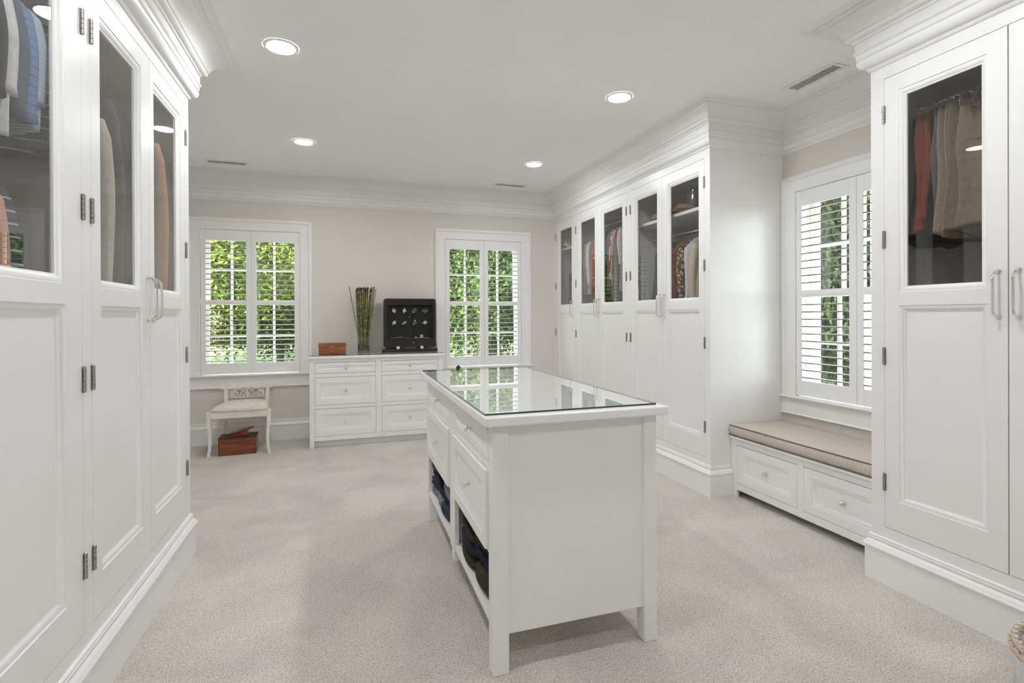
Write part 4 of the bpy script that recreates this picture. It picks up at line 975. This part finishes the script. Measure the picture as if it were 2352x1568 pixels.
# left end wardrobe, rod z 2.26
for (lab, y, bot, m, th, hf, sl, zr) in [
    ('sage green shirt at the left of the left-hand wardrobe', 2.25, .95, 'sage', .030, .22, .62, 2.16),
    ('cream shirt hanging low in the left-hand wardrobe', 2.31, .98, 'cream', .022, .21, .68, 2.16),
    ('charcoal wool coat in the left-hand wardrobe', 2.40, .75, 'coat', .048, .23, .55, 2.26),
    ('dark grey coat beside the charcoal one', 2.50, .75, 'coat2', .045, .23, .55, 2.26),
    ('bright red jacket half hidden behind the dark coats', 2.585, 1.1, 'red', .022, .19, .4, 2.26),
    ('taupe coat behind the last glass of the left run', 2.84, .75, 'taupe', .040, .22, .55, 2.26),
    ('tan suede coat behind the last glass of the left run', 2.93, .80, 'tan', .034, .24, .60, 2.26),
    ('dark coat at the end of the left run', 3.02, .85, 'coat', .040, .22, .55, 2.26)]:
    garment(lab, 'coat' if 'coat' in lab else ('jacket' if 'jacket' in lab else 'shirt'), 'coat' if 'coat' in lab else ('jacket' if 'jacket' in lab else 'shirt'), LX, y, zr, bot, fb[m], half=hf, thick=th, sleeves=sl, seed=int(y*1000), group=GL)
# far right wardrobes: rod X = XR+.27
FX = XR+.28
for (lab, cat, y, zr, bot, m, th, hf, sl) in [
    ('dark floral blouse left of the burgundy jacket', 'blouse', 3.625, 1.953, 1.15, 'floral', .022, .20, .5),
    ('burgundy brocade jacket behind the last glass before the window seat', 'jacket', 3.535, 1.953, 1.12, 'burg', .036, .21, .55),
    ('leopard print coat between burgundy jacket and white bag', 'coat', 3.452, 1.953, .95, 'leo', .017, .185, .55),
    ('white plastic garment bag between leopard coat and cream jacket', 'garment bag', 3.390, 1.953, 1.0, 'bag', .050, .235, 0),
    ('cream boucle jacket nearest the window seat', 'jacket', 3.275, 1.953, 1.05, 'boucle', .050, .23, .55),
    ('dark skirt suit in the shadow of the hat wardrobe', 'suit', 3.84, 1.953, 1.10, 'coat', .030, .17, .0),
    ('charcoal trousers suit beside the dark suit', 'suit', 3.775, 1.953, 1.05, 'coat2', .026, .16, .0),
    ('black jacket in the middle wardrobe', 'jacket', 4.62, 2.246, 1.45, 'black', .030, .21, .5),
    ('blue grey shirt in the middle wardrobe', 'shirt', 4.565, 2.246, 1.50, 'slate', .020, .22, .6),
    ('red and white pinstriped shirt in the middle wardrobe', 'shirt', 4.505, 2.246, 1.42, 'candy', .026, .23, .62),
    ('long dark grey coat right of the striped shirt', 'coat', 4.43, 2.246, .95, 'coat2', .036, .22, .55),
    ('narrow cream dress in the middle wardrobe', 'dress', 4.36, 2.246, 1.50, 'cream', .014, .20, .5),
    ('pale leopard blouse in the left glass of the middle wardrobe', 'blouse', 5.10, 2.20, 1.50, 'leo2', .024, .22, .66),
    ('cream shirt with cuff in the left glass of the middle wardrobe', 'shirt', 5.02, 2.20, 1.50, 'white', .024, .23, .72),
    ('taupe long dress beside the cream shirt', 'dress', 4.95, 2.20, .9, 'taupe', .026, .20, .4),
    ('rose red blouse behind the cream shirt', 'blouse', 4.90, 2.20, 1.30, 'pinkred', .016, .20, .6),
    ('brown lace dress in the corner wardrobe', 'dress', 5.640, 1.92, .95, 'lace', .030, .18, .0),
    ('second brown lace dress nearer the corner wardrobe handle', 'dress', 5.565, 1.92, .95, 'lace', .030, .18, .0)]:
    garment(lab, cat, cat.replace(' ', '_'), FX if 'corner' not in lab else XR+.30, y, zr, bot, fb[m], half=hf, thick=th, sleeves=sl, seed=int(y*1000), group=GF, tilt=4)
# empty clear hangers crowding the rods
def empty_hanger(label, x, y, z, rz, group):
    t = thing('clothes_hanger', label, 'hanger', (x, y, 0), rz, group); hanger_parts(t, z, PLASTIC, .20); return t
rs = np.random.RandomState(3)
for k in range(14): empty_hanger('clear hanger on the rod below the hats, facing the window seat end', FX, 3.14+k*.036, 1.953, rs.uniform(-.25, .25), 'clear hangers under the hat shelf')
for k in range(10): empty_hanger('clear hanger on the high rod of the middle wardrobe', FX, 4.20+k*.045, 2.246, rs.uniform(-.25, .25), 'clear hangers in the middle wardrobe')
for k in range(7): empty_hanger('clear hanger on the bare part of the rod, near right wardrobe', RX, 1.30+k*.04, 2.298, rs.uniform(-.2, .2), 'clear hangers in the near right wardrobe')

# hats, bags and ornament on the shelves
STRAW = fabric('straw', (.46, .32, .17), (.36, .24, .12), 'stripe', 70, thr=.5)
def hat(label, x, y, z, r=.15, hb=.075, tilt=(0, 0, 0), m=None):
    t = thing('straw_hat', label, 'hat', (x, y, z), 0, 'hats on the wardrobe shelf'); t.rotation_euler = tilt
    mb = MB(); mb.lathe([(r, .006), (r*.95, .001), (r*.6, .004), (r*.56, .010), (r*.54, hb*.7), (r*.44, hb), (r*.1, hb*1.02)], seg=32); mb.obj('crown_and_brim', m or STRAW, t, smooth=True)
    mb = MB(); mb.lathe([(r*.575, .010), (r*.57, .030)], seg=32, caps=False); mb.obj('hat_band', fb['black'], t); return t
SH = 2.0755
hat('straw hat on the left part of the hat shelf', XR+.20, 3.885, SH, .14)
hat('straw hat lying at the bottom of the pile on the hat shelf', XR+.21, 3.59, SH, .145)
hat('second straw hat, stacked on the pile of the hat shelf', XR+.22, 3.575, SH+.028, .14, hb=.070)
# wicker bag with handle
bgt = thing('straw_bag', 'round straw bag with arched handle on the hat shelf', 'bag', (XR+.42, 3.55, SH), 0)
mb = MB(); rings = []
for i in range(9):
    u = i/8; s_ = math.sin(PI*(.12+.76*u)); rings.append([( .05*s_*math.cos(a), -.12+.24*u*1.0, .045+.045*s_*math.sin(a)) for a in np.linspace(0, 2*PI, 18, endpoint=False)])
mb.loft(rings); mb.obj('bag_body', STRAW, bgt, smooth=True)
mb = MB(); mb.tube([(0, -.11*math.cos(math.radians(a)), .07+.115*math.sin(math.radians(a))) for a in range(0, 181, 15)], .009, seg=8); mb.obj('bag_handle', STRAW, bgt, smooth=True)
mb = MB(); rings = []
rs = np.random.RandomState(9)
for i in range(8):
    u = i/7; rings.append([((.10-.03*u+.012*rs.rand())*math.cos(a), (.075-.02*u+.012*rs.rand())*math.sin(a), .18*u) for a in np.linspace(0, 2*PI, 16, endpoint=False)])
mb.loft(rings); o = mb.obj('plastic_bag', PLASTIC, smooth=True); o.location = (XR+.17, 3.335, SH); tag(o, 'crumpled clear plastic bag at the right of the hat shelf', 'bag')
scm = MB(); rings = [[((.09+.02*math.sin(3*a+k))*math.cos(a), (.11+.02*math.sin(2*a))*math.sin(a), .03*k+.004*math.sin(4*a)) for a in np.linspace(0, 2*PI, 20, endpoint=False)] for k in range(3)]
scm.loft(rings); o = scm.obj('folded_scarf', fb['coral'], smooth=True); o.location = (XR+.30, 3.20, SH); tag(o, 'folded orange scarf at the near end of the hat shelf', 'scarf')
# coral ornament
mb = MB(); rs = np.random.RandomState(4)
for k in range(16):
    a = rs.uniform(0, 6.28); l = rs.uniform(.04, .085); e = rs.uniform(.25, 1.2)
    p1 = (l*.5*math.cos(a)*math.cos(e), l*.5*math.sin(a)*math.cos(e), .012+l*.5*math.sin(e)); p2 = (l*math.cos(a)*math.cos(e*.8), l*math.sin(a)*math.cos(e*.8), .010+l*math.sin(e))
    mb.tube([(0, 0, .006), p1, p2], [.010, .007, .004], seg=6)
mb.lathe([(.035, 0), (.03, .012), (.001, .016)], seg=12)
o = mb.obj('coral_ornament', mat('white_coral', (.72, .68, .60), rough=.7), smooth=True); o.location = (XR+.115, 5.595, SH); tag(o, 'branching white coral ornament on the corner wardrobe shelf', 'ornament')

# ------------------------------------------------------------------ rope basket at the lower right
BKX, BKY, BKR = 2.150, .900, .215
bk = thing('rope_basket', 'white woven basket with a twisted rope handle, cut by the right edge', 'basket', (BKX, BKY, 0))
ROPE = fabric('basket_rope', (.62, .55, .46), (.45, .36, .27), 'stripe', 50, axis=2, thr=.4); BWHT = fabric('basket_white', (.70, .69, .66))
mb = MB(); prof = [(BKR*.80, .001), (BKR*.86, .02)]
for i in range(1, 14): prof.append((BKR*(.86+.12*math.sin(i/13*PI*.6))+(.003 if i % 2 else 0), .02+i*.0175))
prof += [(BKR*.93, .245), (BKR*.9, .24), (BKR*.85, .03), (.001, .02)]
prof = [(a_, z_*.86) for a_, z_ in prof]
mb.lathe(prof, seg=40); mb.obj('basket_body', BWHT, bk, smooth=True)
def rope(pts, r, name, parent):
    # three strands twisted round a path
    P = [Vector(p) for p in pts]; mb = MB()
    for s in range(2):
        q = []
        for i, p in enumerate(P):
            d = (P[min(i+1, len(P)-1)]-P[max(i-1, 0)]).normalized(); a = Vector((0, 0, 1)); a = (a-d*a.dot(d)); a = a.normalized() if a.length > 1e-4 else Vector((1, 0, 0)); b_ = d.cross(a)
            th = i*.9+s*PI; q.append(p+(a*math.cos(th)+b_*math.sin(th))*r*.5)
        mb.tube(q, r*.62, seg=8)
    return mb.obj(name, ROPE, parent, smooth=True)
for k, zz in enumerate((.212, .232)):
    rope([((BKR*.95-.006*k)*math.cos(a), (BKR*.95-.006*k)*math.sin(a), zz) for a in np.linspace(0, 2*PI, 130)], .0125, 'rim_rope', bk)

# ------------------------------------------------------------------ outdoors
GRASS = mat('lawn_grass', (.13, .19, .05), rough=.9, var=.4, vscale=1.5, bump=.5, bscale=30)
b = MB(); b.box(-70, 70, -40, 110, ZG-.3, ZG); g_ = struct(b.obj('ground', GRASS))
BOUNCE_PALE = mat('pale_bounce_ground', (.52, .49, .44), rough=.95, var=.3, vscale=40, bump=.6, bscale=60)
b = MB(); b.box(-6, 9.5, 6.2, 11.0, ZG-.02, ZG+.02); b.box(3.9, 9.5, -6, 6.2, ZG-.02, ZG+.02); struct(b.obj('bounce_ground', BOUNCE_PALE))  # unseen pale ground, added to bounce sunlight up to the ceiling
def leafmat(name, c1, c2, tr=.5):
    m = bpy.data.materials.new(name); m.use_nodes = True; t = m.node_tree; t.nodes.clear(); o = t.nodes.new('ShaderNodeOutputMaterial')
    tc = t.nodes.new('ShaderNodeTexCoord'); n = t.nodes.new('ShaderNodeTexNoise'); n.inputs['Scale'].default_value = 1.6; n.inputs['Detail'].default_value = 4
    r = t.nodes.new('ShaderNodeMapRange'); r.inputs[1].default_value = .38; r.inputs[2].default_value = .62
    mx = t.nodes.new('ShaderNodeMix'); mx.data_type = 'RGBA'; mx.inputs[6].default_value = (*c1, 1); mx.inputs[7].default_value = (*c2, 1)
    d = t.nodes.new('ShaderNodeBsdfDiffuse'); l = t.nodes.new('ShaderNodeBsdfTranslucent'); ms = t.nodes.new('ShaderNodeMixShader'); ms.inputs[0].default_value = tr
    t.links.new(tc.outputs['Object'], n.inputs['Vector']); t.links.new(n.outputs[0], r.inputs[0]); t.links.new(r.outputs[0], mx.inputs[0])
    t.links.new(mx.outputs[2], d.inputs[0]); t.links.new(mx.outputs[2], l.inputs[0]); t.links.new(d.outputs[0], ms.inputs[1]); t.links.new(l.outputs[0], ms.inputs[2]); t.links.new(ms.outputs[0], o.inputs[0])
    return m
LEAF = dict(lime=leafmat('lime_leaves', (.26, .33, .055), (.13, .19, .045)), green=leafmat('green_leaves', (.11, .17, .05), (.05, .09, .028)), dark=leafmat('dark_leaves', (.065, .095, .04), (.028, .045, .02)),
            white=leafmat('white_blossom', (.50, .52, .42), (.22, .30, .10)), red=leafmat('copper_leaves', (.20, .05, .03), (.12, .09, .03)))
BARK = mat('bark', (.15, .13, .10), rough=.95, var=.4, vscale=6)
def leaf_cloud(name, n, rx, ry, rz_, size, seed, clumps=26, hollow=.5):
    rs = np.random.RandomState(seed); c = rs.normal(0, 1, (clumps, 3)); c /= np.linalg.norm(c, axis=1)[:, None]; c *= rs.uniform(hollow, 1, (clumps, 1))
    which = rs.randint(0, clumps, n); p = c[which]*.72+rs.normal(0, .17, (n, 3)); p *= np.array([rx, ry, rz_])
    u = rs.normal(0, 1, (n, 3)); u /= np.linalg.norm(u, axis=1)[:, None]; w_ = rs.normal(0, 1, (n, 3)); v = np.cross(u, w_); v /= np.linalg.norm(v, axis=1)[:, None]
    s = size*rs.uniform(.6, 1.25, (n, 1)); q = np.stack([p-u*s, p+v*s*.5, p+u*s, p-v*s*.5], 1).reshape(-1, 3)
    me = bpy.data.meshes.new(name); me.vertices.add(4*n); me.vertices.foreach_set('co', q.astype(np.float32).ravel()); me.loops.add(4*n); me.loops.foreach_set('vertex_index', np.arange(4*n, dtype=np.int32))
    me.polygons.add(n); me.polygons.foreach_set('loop_start', np.arange(0, 4*n, 4, dtype=np.int32)); me.polygons.foreach_set('loop_total', np.full(n, 4, dtype=np.int32)); me.update(calc_edges=True); return me
CL = [leaf_cloud('leaf_crown', 46000, 1, 1, 1, .021, s, clumps=c) for s, c in ((1, 30), (2, 44), (3, 22))]
CLM = {}
def tree(label, x, y, h, r, leaf, seed=0, trunk=True, rz_=None, group='trees outside the windows', name='leafy_tree', low=.25, lean=0):
    rs = np.random.RandomState(seed); t = thing(name, label, 'tree', (x, y, ZG), rs.uniform(0, 6), group)
    key = (seed % 3, leaf)
    if key not in CLM: me = CL[seed % 3].copy(); me.materials.clear(); me.materials.append(LEAF[leaf]); CLM[key] = me
    o = bpy.data.objects.new('foliage', CLM[key]); COL.objects.link(o); o.parent = t; rr = rz_ or (h*(1-low))/2
    o.scale = (r, r, rr); o.location = (0, 0, h-rr)
    if trunk:
        mb = MB(); mb.tube([(0, 0, 0), (.05+lean, .03, h*.3), (-.04+lean*2, 0, h*.6), (lean*2.5, .02, h*.85)], [h*.026, h*.020, h*.013, h*.004], seg=8)
        for k in range(7):
            a = rs.uniform(0, 6.28); z = h*rs.uniform(.28, .6); l = r*rs.uniform(.5, .85)
            mb.tube([(lean*1.5, 0, z), (l*.5*math.cos(a), l*.5*math.sin(a), z+l*.28), (l*math.cos(a), l*math.sin(a), z+l*.75)], [h*.011, h*.008, h*.003], seg=6)
        mb.obj('trunk', BARK, t, smooth=True)
    return t
# through the left back window: lime trees, a white dogwood, a copper one
tree('lime green leafy tree filling the left back window', -3.2, 13.5, 7.0, 3.0, 'lime', 1, low=.2)
tree('lime green tree just right of the left back window centre', -.8, 15.0, 7.5, 3.0, 'lime', 2, low=.15)
tree('white flowering dogwood low in the left back window', -3.6, 11.2, 2.6, 1.25, 'white', 3, low=.15)
tree('copper-leaved shrub behind the dogwood', -4.6, 18.0, 4.2, 1.6, 'red', 5, low=.1)
tree('mid green bushy tree low behind the lime trees', -2.2, 20.0, 5.0, 3.4, 'green', 4, low=.05)
tree('tall green tree at the back left of the garden', -6.2, 22.0, 9.0, 3.8, 'green', 6, low=.1)
tree('tall lime tree at the back of the lawn', .4, 25.0, 9.5, 4.2, 'lime', 7, low=.1)
# through the right back window: greener and darker
tree('dense green tree filling the right back window', 3.1, 12.0, 6.5, 2.4, 'green', 8, low=.08)
tree('green tree with bright tips right of the dense one', 5.4, 12.8, 6.8, 2.3, 'green', 9, low=.1)
tree('dark evergreen behind the dense green tree', 4.6, 16.0, 8.5, 3.2, 'dark', 10, low=.03)
tree('dark evergreen at the far right of the back garden', 8.0, 17.0, 9.0, 3.4, 'dark', 11, low=.03)
tree('lime tree glimpsed between the evergreens', 2.0, 18.5, 7.0, 2.8, 'lime', 12, low=.1)
# through the window over the seat: darker, close
tree('dark leafy tree outside the window seat window', 10.5, 8.6, 6.5, 2.6, 'dark', 13, low=.03)
tree('green tree outside the window seat, lower branches near', 9.0, 6.6, 5.6, 2.0, 'green', 14, low=.05)
tree('dark evergreen far beyond the window seat', 13.5, 11.5, 8.5, 3.4, 'dark', 15, low=.02)
tree('green tree far right beyond the window seat', 12.5, 6.0, 7.0, 2.6, 'green', 16, low=.02)
tree('dark evergreen close to the side window, rising above it', 7.2, 5.2, 6.5, 1.7, 'dark', 17, low=.0)
tree('dark evergreen further along, close to the side window', 8.6, 9.4, 8.0, 2.4, 'dark', 18, low=.0)
tree('green shrubby tree low by the side window', 6.6, 7.0, 4.2, 1.3, 'green', 19, low=.0)
tree('tall dark evergreen added left of the side window view to screen the sky', 6.6, 9.2, 8.5, 2.2, 'dark', 20, low=.0)  # this tree and the next two are added to block sky light
tree('tall dark evergreen added right of the side window view to screen the sky', 7.4, 3.2, 8.5, 2.2, 'dark', 21, low=.0)
tree('tall green tree added straight outside the side window to screen the sky', 9.4, 5.0, 9.5, 2.6, 'green', 22, low=.0)
# distant woodland edge, one mass of leaves nobody could count
me = leaf_cloud('woodland', 60000, 1, 1, 1, .022, 31, clumps=80, hollow=.2); me.materials.append(LEAF['green'])
for (x, y, sx, sy, sz, rz) in ((0, 40, 26, 3, 8, 0), (28, 22, 3, 22, 8, 0)):
    o = bpy.data.objects.new('distant_woods', me); COL.objects.link(o); o.location = (x, y, ZG+4.5); o.scale = (sx, sy, sz)
    tag(o, 'distant green woodland beyond the back lawn' if x == 0 else 'distant green woodland beyond the window seat side', 'woods', kind='stuff')
